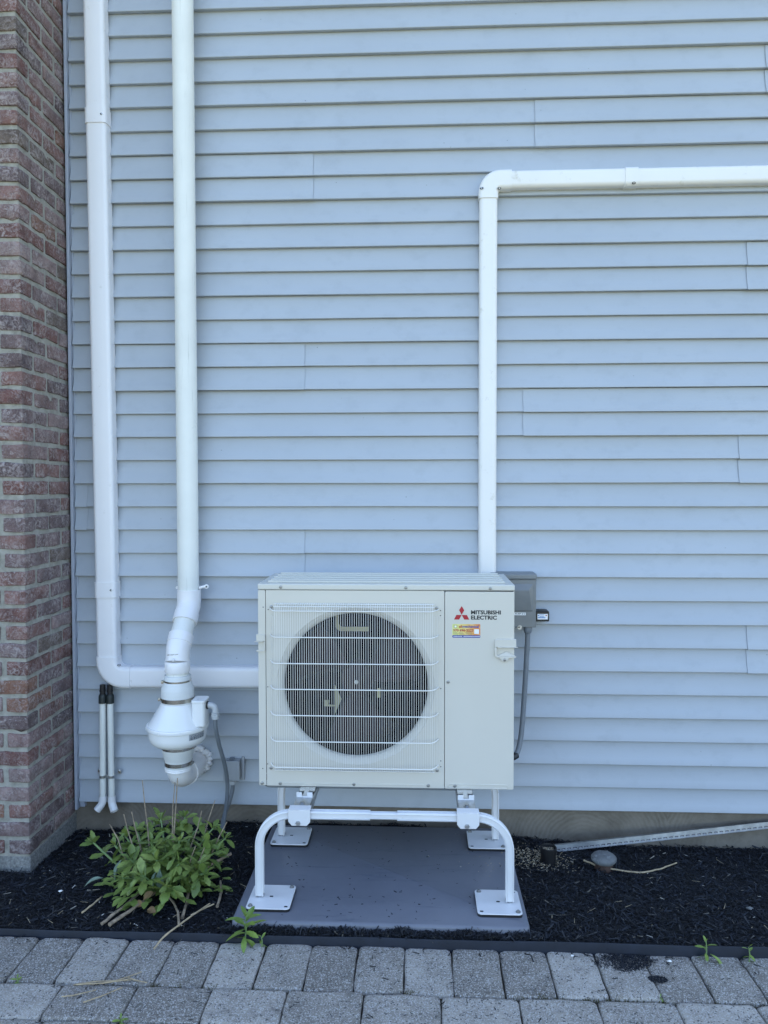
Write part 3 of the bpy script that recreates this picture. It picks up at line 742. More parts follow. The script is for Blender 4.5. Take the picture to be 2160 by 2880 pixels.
# right and left grips
hd = MB()
oq = [(.3585, 1.0337), (.2885, 1.0337), (.2825, 1.031), (.2797, 1.025), (.2797, .972), (.2825, .967), (.289, .9645), (.298, .9635), (.3045, .953), (.3105, .9495), (.3205, .9495), (.3265, .953), (.333, .9635), (.3585, .9645)]
iq = [(.3585, 1.0035), (.292, 1.0035), (.2885, 1.002), (.2868, .998), (.2868, .976), (.2885, .972), (.292, .970), (.3585, .970)]
hd.prism([(.3585, 1.0337), (.2885, 1.0337), (.2825, 1.031), (.2797, 1.025), (.2797, 1.0035), (.3585, 1.0035)], UY0 - .010, UY0)
hd.prism([(.2797, 1.0033), (.2797, .972), (.2825, .967), (.289, .9645), (.298, .9635), (.3045, .953), (.3105, .9495), (.3205, .9495), (.3265, .953), (.333, .9635), (.3585, .9645), (.3585, .970), (.292, .970), (.2868, .976), (.2868, 1.0033)], UY0 - .010, UY0)
hd.prism([(.2905, 1.0030), (.364, 1.0030), (.364, 1.0058), (.2905, 1.0058)], UY0 - .0145, UY0 - .0102)
hd.add([(.2895, UY0 - .001, .9702), (.3575, UY0 - .001, .9702), (.3575, UY0 - .009, .9702), (.2895, UY0 - .009, .9702), (.3235, UY0 - .001, .9885)], [(0, 1, 2, 3), (0, 4, 1), (0, 3, 4), (1, 4, 2), (2, 4, 3)])
ho = hd.build('grip', 'casing', spo, 0, .0016); screw(.3158, .9575, UY0 - .010, ho, .0056)
hd = MB()
hd.prism([(-.6105, 1.0448), (-.5825, 1.0448), (-.579, 1.0425), (-.5775, 1.039), (-.5775, 1.019), (-.6105, 1.019)], UY0 - .007, UY0)
hd.prism([(-.6175, 1.0163), (-.584, 1.0163), (-.584, 1.0188), (-.6175, 1.0188)], UY0 - .011, UY0 - .0005)
hd.prism([(-.5775, 1.0161), (-.5775, .985), (-.579, .981), (-.5835, .9785), (-.6105, .9785), (-.6105, .9845), (-.586, .9845), (-.584, .988), (-.584, 1.0161)], UY0 - .007, UY0)
hd.build('grip', 'casing', hp, 0, .0016)
# emblem, lettering and label
em = MB(); y = UY0 - .0005
top, midz, bot = 1.1546, 1.1222, 1.1045; cx = .1578
em.prism([(cx, top), (cx + .0095, (top + midz) / 2 + .001), (cx, midz), (cx - .0095, (top + midz) / 2 + .001)], y - .0006, y)
em.prism([(cx - .0004, midz - .0006), (cx - .0192, midz - .0006), (cx - .0283, bot), (cx - .0090, bot)], y - .0006, y)
em.prism([(cx + .0004, midz - .0006), (cx + .0192, midz - .0006), (cx + .0284, bot), (cx + .0092, bot)], y - .0006, y)
em.build('emblem', 'red', spo, 0)
text('lettering', 'MITSUBISHI', .1922, .3023, 1.1239, 1.1393, y - .0001, 'ink', spo, .038)
text('lettering', 'ELECTRIC', .1922, .2878, 1.1045, 1.1200, y - .0001, 'ink', spo, .038)
lb = MB().prism(rrect(.1235, .2268, 1.0368, 1.0875, .003, 4), y - .0004, y).build('contractor_label', 'stick', spo, 0, label='small yellow and orange contractor label under the lettering')
yl = y - .0005
MB().prism(rrect(.1236, .2267, 1.0369, 1.0462, .003, 4), yl - .0002, yl).build('label_band', 'blue', lb, 0)
text('label_print', 'all', .1478, .1590, 1.0738, 1.0835, yl, 'darkred', lb, .03)
text('label_print', 'mechanical', .1606, .2210, 1.0738, 1.0835, yl, 'blue', lb, .03)
text('label_print', '570 696-2222', .1268, .2015, 1.0596, 1.0690, yl, 'darkred', lb, .035)
MB().prism(rrect(.2045, .2222, 1.0515, 1.0690, .001, 2), yl - .0002, yl).build('label_square', 'white', lb, 0)
gb = MB()
for a in range(7):                    # the burst mark at the label's corner
    t = R(20 + a * 48); gb.prism([(.1352 + .0042 * math.cos(t - .22), 1.0785 + .0042 * math.sin(t - .22)), (.1352 + .0075 * math.cos(t - .1), 1.0785 + .0072 * math.sin(t - .1)), (.1352 + .0068 * math.cos(t + .25), 1.0785 + .0066 * math.sin(t + .25))], yl - .0002, yl)
gb.build('label_mark', 'blue', lb, 0)
gb = MB().prism([(.1352 + .0036 * math.cos(R(a)), 1.0785 + .0036 * math.sin(R(a))) for a in range(0, 360, 45)], yl - .0002, yl); gb.build('label_mark', 'white', lb, 0)
gb = MB(); rr = random.Random(3)
for row in range(3):
    for xa, ln in ((.1268, .019), (.1490, .021), (.1730, .025)):
        xx = xa; end = xa + ln * rr.uniform(.6, 1)
        while xx < end:
            w_ = rr.uniform(.0012, .0035); gb.box(xx, xx + w_, yl - .0002, yl, 1.0555 - row * .0032, 1.0568 - row * .0032); xx += w_ + .0007
gb.build('label_print', 'grey_ink', lb, 0)
gb = MB(); xx = .1275
while xx < .222:
    w_ = rr.uniform(.0015, .004)
    if not (.158 < xx < .1615): gb.box(xx, xx + w_, yl - .0006, yl - .0003, 1.0406, 1.0428)
    xx += w_ + .0006
gb.build('label_print', 'white', lb, 0)
# feet of the unit
for cx in (-.4185, .170):
    for y0_, y1_ in ((-.578, -.50), (-.30, -.25)):
        MB().box(cx - .008, cx + .008, y0_, y1_, UZ0 - .006, UZ0 - .002).box(cx - .028, cx + .028, y1_ - .02, y1_ + .02, UZ0 - .012, UZ0 - .003).build('foot', 'casing', hp, 0, .001)

# ------------------------------------------------------------------ line-set covers (white duct)
def dsec(w, d, r=.022, k=6):      # section of a duct lying on the wall: (across, out)
    p = [(-w / 2, 0)]
    for i in range(k + 1): a = R(90 * i / k); p.append((-w / 2 + r - r * math.cos(a), d - r + r * math.sin(a)))
    for i in range(k + 1): a = R(90 - 90 * i / k); p.append((w / 2 - r + r * math.cos(a), d - r + r * math.sin(a)))
    p.append((w / 2, 0)); return p
def duct(path, w, d, r=.022, yw=-.012):  # path in XZ; the section's 'across' lies in the wall plane
    P = [Vector((x, 0, z)) for x, z in path]; N = len(P); sec = dsec(w, d, r); L_ = len(sec); vs_4 = []
    for i, p in enumerate(P):
        t0 = (P[i] - P[i - 1]).normalized() if i else None; t1 = (P[i + 1] - P[i]).normalized() if i < N - 1 else None
        t = ((t0 or t1) + (t1 or t0)).normalized(); nn = Vector((-t.z, 0, t.x))
        for a, o2 in sec: vs_4.append(p + nn * a + Vector((0, yw - o2, 0)))
    fs_4 = [(i * L_ + j, (i + 1) * L_ + j, (i + 1) * L_ + j + 1, i * L_ + j + 1) for i in range(N - 1) for j in range(L_ - 1)]
    fs_4 += [tuple(range(L_)), tuple((N - 1) * L_ + j for j in range(L_ - 1, -1, -1))]
    return MB().add(vs_4, fs_4)
def slot_screw(x, y, z, parent, nrm):
    M_ = Vector(nrm).to_track_quat('Z', 'Y').to_matrix().to_4x4()
    b_ = MB().lathe([(.0052, 0), (.0052, .0006)], (x, y, z), seg=12, M=M_ @ Matrix.Diagonal((1.5, 1, 1, 1))); b_.build('slot', 'ink', parent, 0)
    MB().lathe([(.0034, .0008), (.0034, .0022), (.002, .0028)], (x, y, z), seg=10, M=M_).build('duct_screw', 'galv', parent, 30)
lh = thing('line_set_cover', (-1.36, 0, .72), 'wide white duct running down beside the brick and along behind the unit', 'duct')
DW, DD = .0910, .057
xl = lambda z: -1.3690 - .0195 * (z - .93) / 2.75          # the run leans a little
duct([(xl(5.6), 5.6), (xl(3.0), 3.0), (xl(.83), .83)], DW, DD, .018).build('vertical_duct', 'duct', lh, 40)
duct([(-1.285, .7622), (-.35, .7700)], .0925, DD, .018).build('horizontal_duct', 'duct', lh, 40)
for za, zb in ((3.1546, 3.2208), (1.1145, 1.1822)):
    c_ = duct([(xl(zb), zb), (xl(za), za)], DW + .006, DD + .004, .019).build('coupling', 'duct', lh, 40)
    zc = (za + zb) / 2; slot_screw(xl(zc) + DW / 2 - .013, -.012 - DD - .003, zc, c_, (.35, -1, 0))
    slot_screw(xl(zc) - DW / 2 - .001, -.055, zc, c_, (-1, -.5, 0))
el = []
cxe, cze, re_ = -1.2948, .8365, .074     # sweep centre of the elbow
pth = [(xl(.852), .853)]
for i in range(0, 11):
    a = R(180 + 90 * i / 10); pth.append((cxe + re_ * math.cos(a), cze + re_ * math.sin(a)))
pth.append((-1.264, .7625))
eo = duct(pth, DW + .006, DD + .004, .019).build('elbow', 'duct', lh, 40)
slot_screw(-1.309, -.012 - DD - .0035, .820, eo, (.5, -1, .5))
lr = thing('line_set_cover', (.29, 0, 1.2), 'narrow white duct rising behind the unit and turning right along the siding', 'duct')
W2, D2 = .0755, .048
duct([(.2925, 1.0), (.2922, 2.81)], W2, D2, .018).build('vertical_duct', 'duct_r', lr, 40)
duct([(.370, 2.8885), (1.4384, 2.8905), (4.5, 2.895)], .0745, D2, .018).build('horizontal_duct', 'duct_r', lr, 40)
pth = [(.2921, 2.810)]
for i in range(0, 11):
    a = R(180 - 90 * i / 10); pth.append((.3426 + .0505 * math.cos(a), 2.8380 + .0505 * math.sin(a)))
pth.append((.388, 2.8886))
eo = duct(pth, W2 + .007, D2 + .004, .018).build('elbow', 'duct_r', lr, 40)
slot_screw(.262, -.0645, 2.848, eo, (-.4, -1, .1)); slot_screw(.335, -.065, 2.846, eo, (.3, -1, -.3))
co = duct([(.858, 2.8895), (.912, 2.8896)], .0805, D2 + .004, .019).build('coupling', 'duct_r', lr, 40)
slot_screw(.892, -.0625, 2.8585, co, (0, -1, -.4))

# ------------------------------------------------------------------ radon vent pipe and fan
vp = thing('vent_pipe', (-.995, -.10, .9), 'round white plastic vent pipe rising up the siding from the fan', 'pipe')
PXc, PYc, PR_ = -.9950, -.085, .0450
MB().tube([(PXc, PYc, 5.6), (PXc, PYc, 3.0), (PXc, PYc, 1.15)], PR_, 40).build('pipe', 'pvc_old', vp, 60)
FX, FY = -1.0015, -.225            # fan axis
A0 = Vector((PXc + .003, PYc, 1.155)); A1 = Vector((PXc + .003, PYc - .008, 1.085)); B0 = Vector((FX, FY + .010, .925)); B1 = Vector((FX, FY, .83))
d = (B0 - A1).normalized()
MB().tube([A0, A0 + Vector((0, 0, -.045)), A1 + d * .0, A1 + d * .05], [.0505, .0505, .0500, .0495], 40).build('upper_elbow', 'pvc', vp, 40)
MB().tube([A1 + d * .035, A1 + d * .078], [.0520, .0520], 40).build('elbow_collar', 'pvc', vp, 40)
MB().tube([A1 + d * .04, B0 - d * .03], PR_, 40).build('offset_pipe', 'pvc_old', vp, 40)
MB().tube([B0 - d * .062, B0 - d * .022], .0518, 40).build('elbow_collar', 'pvc', vp, 40)
MB().tube([B0 - d * .03, B0 - d * .015, B0 + Vector((0, 0, -.004)), B0 + Vector((0, -.002, -.03)), Vector((FX, FY, .872))], [.0495, .0492, .0490, .0490, .0495], 40).build('lower_elbow', 'pvc', vp, 50)
cl_ = MB().lathe([(.0495, .0), (.0515, .004), (.0515, .046), (.0505, .0475)], (FX, FY, .8305), seg=40).build('elbow_collar', 'pvc', vp, 40)
MB().box(FX - .005, FX + .003, FY - .054, FY - .048, .8855, .897).build('mould_mark', 'pvc', vp, 0, .001)
rb = MB(); rr = random.Random(5)
for i in range(11): rb.box(FX - .026 + i * .0042, FX - .026 + i * .0042 + rr.uniform(.001, .003), FY - .0505, FY - .0492, .9085 + .0004 * i + rr.uniform(0, .001), .9115 + .0004 * i + rr.uniform(0, .002))
rb.build('printed_mark', 'grey_ink', vp, 0)
MB().tube([(FX, FY, .835), (FX, FY, .80)], PR_, 40).build('pipe_stub', 'pvc_old', vp, 40)
s_ = MB().tube([(PXc + .050 * math.cos(R(a)), PYc - .050 * math.sin(R(a)), 1.162 - .004 * math.sin(R(a))) for a in range(180, 369, 9)] + [(PXc + .055, PYc + .002, 1.164), (PXc + .066, PYc - .004, 1.1675), (PXc + .078, PYc - .004, 1.168)], .0062, 10).build('strap', 'pvc', vp, 50)
MB().lathe([(.0095, 0), (.0095, .006), (.006, .007)], (PXc + .080, PYc, 1.1685), axis='Y', seg=16).build('strap_ear', 'pvc', s_, 30)
MB().lathe([(.0042, 0), (.0042, .009)], (PXc + .080, PYc, 1.1685), axis='Y', seg=12).build('strap_screw', 'ink', s_, 30)

rf = thing('radon_fan', (FX, FY, .37), 'white bulbous inline radon fan clamped between rubber couplings below the vent pipe', 'fan')
def clamp(z, r, h, side, parent):
    c_ = MB().lathe([(r, 0), (r + .0012, .0), (r + .0012, h), (r, h)], (FX, FY, z), seg=48, caps=False).build('hose_clamp', 'steel', parent, 30)
    a = R(198 if side < 0 else -12); q = Vector((FX + (r + .006) * math.cos(a), FY + (r + .006) * math.sin(a), z + h / 2))
    tn = Vector((-math.sin(a), math.cos(a), 0))
    MB().tube([q - tn * .011, q + tn * .009], .0058, 10).tube([q + tn * .009, q + tn * .014], .0045, 6).build('clamp_screw', 'steel', c_, 30)
cu = MB().lathe([(.0450, .115), (.0530, .1145), (.0545, .112), (.0545, .094), (.0560, .089), (.0655, .061), (.0668, .055), (.0668, .022), (.0680, .014), (.0680, .002), (.0662, .0)], (FX, FY, .7035), seg=56).build('upper_coupling', 'rubber_white', rf, 35)
clamp(.7835, .0547, .0165, -1, cu); clamp(.7125, .0682, .0165, -1, cu)
dome = [(.0660, .0960), (.0685, .0925), (.0720, .0850), (.1120, .0180), (.1200, .0075), (.1235, .0030)]
uh = MB().lathe(dome, (FX, FY, .6115), seg=72).build('upper_housing', 'fan_white', rf, 30)
MB().lathe([(.1215, .0165), (.1262, .0155), (.1275, .012), (.1275, .0015), (.1262, -.001), (.1215, -.0015)], (FX, FY, .6010), seg=72).build('rim', 'fan_white', rf, 40)
for a in (250, 292, 205, 335): 
    ca, sa = math.cos(R(a)), math.sin(R(a)); M_ = Matrix.Translation((FX + .1275 * ca, FY + .1275 * sa, .6085)) @ Matrix.Rotation(R(a), 4, 'Z')
    MB().box(-.001, .0016, -.002, .002, -.007, .007, M_).build('rim_tab', 'fan_white', rf, 0, .0006)
bowl = [(.1205, .070), (.1205, .062), (.1190, .040), (.1160, .026), (.1085, .013), (.0960, .004), (.0820, .000), (.066, -.001)]
lh_ = MB().lathe(bowl, (FX, FY, .5305), seg=72).build('lower_housing', 'fan_white', rf, 40)
# rating label wrapped on the lower housing
vs2 = []; a0, a1 = R(-52), R(-14)
for i in range(13):
    a = a0 + (a1 - a0) * i / 12
    for zz, r_ in ((.572, .1198), (.598, .1212)): vs2.append((FX + r_ * math.cos(a), FY + r_ * math.sin(a), zz))
rlb = MB().add(vs2, [(2 * i, 2 * i + 2, 2 * i + 3, 2 * i + 1) for i in range(12)]).build('rating_label', 'jbox', lh_, 60)
pr_ = MB()
for row in range(4):
    a = a0 + .05
    while a < a1 - .05:
        da = rr.uniform(.02, .09); zz = .576 + row * .0052
        pr_.add([(FX + r_ * math.cos(q), FY + r_ * math.sin(q), z_) for z_, r_ in ((zz, .1205), (zz + .003, .1212)) for q in (a, a + da)], [(0, 1, 3, 2)]); a += da + .03
pr_.build('label_print', 'ink', rlb, 0)
# wiring box on the right shoulder
wb = MB(); q = rrect(-.925, -.872, -.292, -.215, .012, 4)
wb.prismz(q, .622, .7175); wbo = wb.build('wiring_box', 'fan_white', rf, 0, .002)
MB().prismz(rrect(-.9275, -.8695, -.2945, -.2125, .014, 4), .7178, .7285).build('box_lid', 'fan_white', wbo, 0, .002)
MB().lathe([(.004, 0), (.004, .0006)], (-.902, -.272, .7285), seg=12).build('lid_screw', 'galv', wbo, 0)
# outlet: reducer, ring, elbow back into the wall
lc = MB().lathe([(.0655, .096), (.0668, .094), (.0668, .076), (.0650, .066), (.0570, .034), (.0555, .030), (.0555, .008), (.0540, .0)], (FX, FY, .4355), seg=56).build('lower_coupling', 'rubber_white', rf, 35)
clamp(.5145, .0670, .0150, 1, lc); clamp(.4445, .0558, .0155, 1, lc)
MB().lathe([(.0500, .018), (.0545, .017), (.0560, .013), (.0545, .010), (.0560, .005), (.0540, .0), (.050, -.001)], (FX, FY, .4185), seg=48).build('pipe_ring', 'pvc', rf, 35)
ep = [Vector((FX, FY, .428))]
ecx = Vector((FX + .058, FY + .062, .422)); dirw = Vector((.10, .995, 0)).normalized()
for i in range(0, 13):
    a = R(90 * i / 12); ep.append(Vector((FX, FY, .424)) + dirw * (.062 * (1 - math.cos(a))) + Vector((0, 0, -.062 * math.sin(a) + .018)))
ep.append(ep[-1] + dirw * .03)
MB().tube(ep, .0492, 40).build('outlet_elbow', 'pvc', rf, 60)
MB().tube([ep[-1] - dirw * .012, ep[-1] + dirw * .035], .0555, 40).tube([ep[-1] + dirw * .03, (ep[-1].x + .012, -.006, ep[-1].z)], .045, 32).build('outlet_collar', 'pvc', rf, 40)
# foam bead where it meets the wall
fm = MB(); wc = Vector((ep[-1].x + .012, -.022, ep[-1].z + .008))
ring = []; rads = []
for i in range(121):
    a = 2 * math.pi * i / 120; rr_ = .052 + .004 * vnoise(math.cos(a) * 2.2, math.sin(a) * 2.2, 1, 3)
    ring.append(wc + Vector((rr_ * math.cos(a), .004 * math.sin(5 * a), rr_ * math.sin(a)))); rads.append(.0125 + .0035 * vnoise(math.cos(a) * 4.5, math.sin(a) * 4.5, 1, 6) + .003 * math.sin(17 * a) + .002 * math.sin(29 * a + 1))
fm.tube(ring, rads, 12, caps=False)
fm.build('sealant_bead', 'pvc', rf, 60)

# conduit from the fan
fc = thing('fan_conduit', (-.86, -.12, .1), 'thin grey ribbed conduit curving down from the white fan into the mulch', 'conduit')
MB().lathe([(.0165, 0), (.0165, .004), (.0145, .0045)], (-.8695, -.255, .7015), axis='X', seg=20).build('lock_washer', 'black', fc, 30)
MB().tube([(-.8665, -.255, .7015)] + [(-.8665 + .010 + .020 * math.sin(R(a)), -.255, .7015 - .020 * (1 - math.cos(R(a)))) for a in range(0, 91, 15)] + [(-.8365, -.255, .672)], .0125, 20).build('elbow_fitting', 'nut', fc, 50)
MB().lathe([(.0150, 0), (.0150, .012), (.0175, .012), (.0175, .017), (.0140, .018), (.0140, .021), (.0165, .021), (.0165, .026)], (-.8365, -.255, .645), seg=8).build('compression_nut', 'nut', fc, 25)
path = catmull([(-.8365, -.255, .652), (-.8360, -.250, .60), (-.831, -.215, .52), (-.822, -.165, .42), (-.822, -.125, .33), (-.828, -.11, .25), (-.840, -.105, .17), (-.855, -.11, .06)], 26)
MB().tube(path, [.0082 + (.0007 if i % 2 else -.0003) for i in range(len(path))], 12).build('ribbed_tube', 'conduit', fc, 60)
jb = thing('junction_box', (-.815, -.03, .36), 'small grey square junction box low on the siding beside the heat pump', 'junction box')
MB().box(-.852, -.786, -.060, -.010, .315, .398).build('box_body', 'jbox', jb, 0, .003)
MB().box(-.8545, -.7835, -.066, -.0602, .3125, .4005).build('box_cover', 'jbox', jb, 0, .003)
MB().box(-.784, -.770, -.030, -.008, .305, .406).build('mounting_plate', 'jbox', jb, 0, .002)
MB().box(-.832, -.812, -.052, -.03, .4015, .406).build('hinge', 'conduit', jb, 0, .001)
MB().lathe([(.0135, 0), (.0135, .008), (.0165, .008), (.0165, .016), (.013, .017), (.013, .024)], (-.8195, -.042, .290), seg=8).build('cable_gland', 'nut', jb, 25)
path = catmull([(-.8195, -.042, .295), (-.820, -.043, .265), (-.832, -.05, .215), (-.852, -.06, .16), (-.872, -.07, .06)], 14)
MB().tube(path, [.0088 + (.0005 if i % 2 else 0) for i in range(len(path))], 12).build('ribbed_tube', 'conduit', jb, 60)

# ------------------------------------------------------------------ condensate drains
def drain(top, bot, edir, label):
    t = thing('drain_pipe', (bot[0], bot[1], .16), label, 'drain pipe', 'twin condensate drains')
    T, B_ = Vector(top), Vector(bot)
    MB().tube([T, B_], .0133, 20).build('pipe', 'pvc_old', t, 60)
    u = (T - B_).normalized()
    MB().tube([T + u * -.006, T + u * .022, T + u * .030, T + u * .034], [.0172, .0172, .015, .012], 20).build('rubber_boot', 'boot', t, 40)
    MB().tube([T + u * .03, T + u * .043, T + u * .044, T + u * .052, T + u * .053, T + u * .075], [.0120, .0120, .0132, .0132, .0120, .0120], 16).build('drain_hose', 'black', t, 40)
    e = Vector(edir).normalized()
    MB().tube([B_ + u * .010, B_ - u * .012, B_ - u * .019 + e * .003, B_ - u * .024 + e * .011, B_ - u * .026 + e * .036], [.0168, .0168, .0166, .0166, .0168], 20, caps=False).tube([B_ - u * .026 + e * .0355, B_ - u * .022 + e * .012], [.0140, .0135], 20, caps=False).build('outlet_elbow', 'pvc', t, 50)
drain((-1.3935, -.05, .652), (-1.3985, -.05, .222), (-.62, -.25, -.72), 'left one of two thin white drain pipes, its elbow turned toward the brick')
drain((-1.3595, -.05, .652), (-1.3585, -.05, .222), (.50, -.45, -.72), 'right one of two thin white drain pipes, its elbow turned away from brick')
ps = thing('pipe_strap', (-1.379, -.04, .32), 'galvanised metal strap holding the two drain pipes to the siding', 'strap')
for cx in (-1.397, -1.3588):
    MB().add([(cx + r_ * math.cos(R(a)), -.05 - r_ * math.sin(R(a)), z) for z in (.3135, .3245) for r_ in (.0136, .0152) for a in range(-40, 221, 10)],
             [(l[0] * 27 + i, l[0] * 27 + i + 1, l[1] * 27 + i + 1, l[1] * 27 + i) for l in ((1, 3), (1, 0), (3, 2), (0, 2)) for i in range(26)]).build('saddle', 'galv', ps, 40)
MB().box(-1.3845, -1.3725, -.048, -.044, .3125, .3255).build('web', 'galv', ps, 0, .0008)
for cx in (-1.421, -1.331):
    e_ = MB().box(cx - .0085, cx + .0085, -.030, -.027, .322, .343).build('ear', 'galv', ps, 0, .0008)
    MB().lathe([(.0052, 0), (.0052, .002), (.0035, .003)], (cx, -.030, .334), axis='Y', seg=12).build('ear_screw', 'steel', e_, 30)

# ------------------------------------------------------------------ electrical disconnect, whip, surge protector
db = thing('disconnect_box', (.40, 0, 1.0), 'dark grey electrical disconnect box on the siding behind the heat pump', 'electrical box')
MB().box(.305, .4912, -.108, -.012, 1.0047, 1.2065).build('box_body', 'dgrey', db, 0, .002)
MB().box(.302, .4940, -.113, -.010, 1.2067, 1.2310).build('hood', 'dgrey', db, 0, .006, 3)
fr = MB().add([(.3180, -.1085, 1.0725), (.4765, -.1085, 1.0725), (.4765, -.1085, 1.1880), (.3180, -.1085, 1.1880), (.3230, -.1185, 1.0765), (.4715, -.1100, 1.0765), (.4590, -.1270, 1.1640), (.3355, -.1270, 1.1640)],
    [(0, 1, 5, 4), (1, 2, 6, 5), (2, 3, 7, 6), (3, 0, 4, 7), (4, 5, 6, 7)]).build('door_bulge', 'dgrey', db, 0, .002)
MB().box(.4914, .4926, -.100, -.09, 1.186, 1.205).build('hinge_gap', 'ink', db, 0)
hb = MB().lathe([(.0095, 0), (.0095, .003)], (.4230, -.107, 1.0045), axis='Y', seg=20).build('lock_ring', 'galv', db, 30)
MB().lathe([(.0035, 0), (.0035, .0006)], (.4200, -.1101, 1.0055), axis='Y', seg=10).build('lock_hole', 'ink', hb, 0)
ll = MB().box(.372, .4482, -.1086, -.1080, 1.0562, 1.0672).build('name_strip', 'white', db, 0)
text('strip_lettering', 'HEAT PUMP # 2', .3745, .4455, 1.0592, 1.0645, -.1087, 'ink', ll, .02, .2)
wh_ = thing('unit_conduit', (.45, -.09, .46), 'thick grey flexible conduit dropping from the disconnect box to the unit', 'conduit')
MB().lathe([(.0105, -.001), (.0145, .002), (.0165, .008), (.0178, .012), (.0178, .026), (.0165, .030)], (.4602, -.085, .9755), seg=24).build('fitting', 'conduit', wh_, 30)
path = catmull([(.4602, -.085, .985), (.4590, -.086, .94), (.4550, -.088, .87), (.4500, -.092, .78), (.4440, -.096, .69), (.4370, -.104, .60), (.4250, -.120, .52), (.408, -.140, .478), (.382, -.152, .468), (.360, -.158, .470)], 16)
MB().tube(path, [.0108 + (.0004 if i % 2 else 0) for i in range(len(path))], 16).build('flexible_tube', 'conduit', wh_, 60)
MB().tube([(.392, -.150, .466), (.410, -.140, .474)], .0145, 8).build('end_nut', 'black', wh_, 25)
sg_ = thing('surge_protector', (.525, -.05, 1.025), 'small black surge protector with a white label beside the disconnect box', 'electrical device')
MB().prism(rrect(.4945, .5505, 1.0255, 1.0690, .004, 3), -.082, -.018).build('housing', 'black', sg_, 0, .002)
lo_ = MB().box(.5010, .5445, -.0828, -.0822, 1.0345, 1.0580).build('device_label', 'white', sg_, 0)
pr_ = MB()
for row, (x0_, x1_, hh) in enumerate(((.510, .528, .0028), (.510, .530, .0022), (.5035, .532, .0045))):
    xx = x0_
    while xx < x1_: w_ = rr.uniform(.0012, .0034); pr_.box(xx, xx + w_, -.0831, -.0829, 1.0525 - row * .0062, 1.0525 - row * .0062 + hh); xx += w_ + .0007
pr_.build('label_print', 'skyblue', lo_, 0)
MB().box(.535, .5415, -.0831, -.0829, 1.0500, 1.0535).build('label_mark', 'darkred', lo_, 0)
MB().box(.5035, .5075, -.0831, -.0829, 1.0485, 1.0545).build('label_mark', 'skyblue', lo_, 0)

# ------------------------------------------------------------------ small things along the foundation
rl = thing('metal_strip', (1.0, -.05, .1), 'long perforated metal strip leaning along the foundation on the right', 'metal strip')
A = Vector((.578, -.105, .0475)); Bq = Vector((1.4940, -.024, .1295)); Bq = A + (Bq - A) * 1.9
dl = (Bq - A); Ln = dl.length; dl.normalize(); upv = Vector((0, .12, 1)); upv = (upv - dl * upv.dot(dl)).normalized(); outv = upv.cross(dl).normalized()
if outv.y > 0: outv = -outv
rws = [0, .0030, .0095, .0265]; pit = .0245; ncell = int(Ln / pit)
vs2, fs = [], []; cuts = sorted([q for i in range(ncell) for q in (i * pit + .004, i * pit + .0195)] + [0, Ln])
for u_ in cuts:
    for h in rws: vs2.append(A + dl * u_ + upv * h)
L_ = len(rws)
for i in range(len(cuts) - 1):
    for j in range(L_ - 1):
        if j == 1 and i % 2 == 1: continue
        fs.append((i * L_ + j, (i + 1) * L_ + j, (i + 1) * L_ + j + 1, i * L_ + j + 1))
o = MB().add(vs2, fs).build('strip', 'strip', rl, 0); md = o.modifiers.new('t', 'SOLIDIFY'); md.thickness = .0009
Mr = Matrix((dl, outv, upv)).transposed()
lvm = MB().add([(.001, 0, .0005), (.0145, 0, .0005), (.0125, .0045, .0030), (.003, .0045, .0030), (.001, 0, -.0002), (.0145, 0, -.0002)], [(0, 1, 2, 3), (4, 5, 2, 3)]).mesh('louver'); lvm.materials.append(MT['galv'])
for i in range(min(ncell, 46)):
    q = link_part('louver', lvm, rl, A + dl * (i * pit + .004) + upv * .0030); q.rotation_euler = Mr.to_euler()
MB().add([A + upv * .0263 + outv * .001, Bq + upv * .0263 + outv * .001, Bq + upv * .0290 + outv * .006, A + upv * .0290 + outv * .006, A + upv * .0310, Bq + upv * .0310], [(0, 1, 2, 3), (3, 2, 5, 4)]).build('folded_lip', 'galv', rl, 0)
MB().add([A - upv * .0003 + outv * .001, Bq - upv * .0003 + outv * .001, Bq - upv * .0012 + outv * .0032, A - upv * .0012 + outv * .0032], [(0, 1, 2, 3)]).build('folded_foot', 'strip', rl, 0)
tb = thing('pipe_stub', (.527, -.235, .05), 'short open black pipe stub with sawdust on top in the mulch', 'pipe')
MB().lathe([(.0300, -.03), (.0300, .055), (.0335, .056), (.0335, .078), (.0305, .080), (.0295, .074), (.0290, .066), (.0, .066)], (.527, -.235, .05), seg=32, caps=False).build('pipe', 'black', tb, 40)
ct = thing('cleanout_cap', (.745, -.257, .036), 'grey domed cap on a short brown clay pipe standing in the mulch', 'cap')
MB().lathe([(.034, .048), (.0440, .049), (.0465, .052), (.0465, .056), (.0495, .0565), (.0500, .058), (.0500, .0655), (.0485, .0675), (.043, .0735), (.032, .0785), (.018, .0812), (.0095, .0816), (.0090, .0835), (.0, .0838)], (.745, -.257, .036), seg=48).build('cap', 'capstone', ct, 40)
MB().lathe([(.034, -.04), (.037, .020), (.0345, .050)], (.745, -.257, .036), seg=32).build('pipe', 'clay', ct, 40)
def stick(name, pts, r, mat, label, cat='stick', group=None):
    P = catmull(pts, 5); n_ = len(P); P = [p + Vector((random.uniform(-1, 1), random.uniform(-1, 1), random.uniform(-1, 1))) * r * .25 for p in P]
    o2 = MB().tube(P, [r * (1 - .35 * i / n_) * random.uniform(.9, 1.1) for i in range(n_)], 7).build(name, mat, None, 60)
    return tag(o2, label, cat, group)
gz_ = lambda x, y, h=.006: (x, y, mh(x, y) + h)
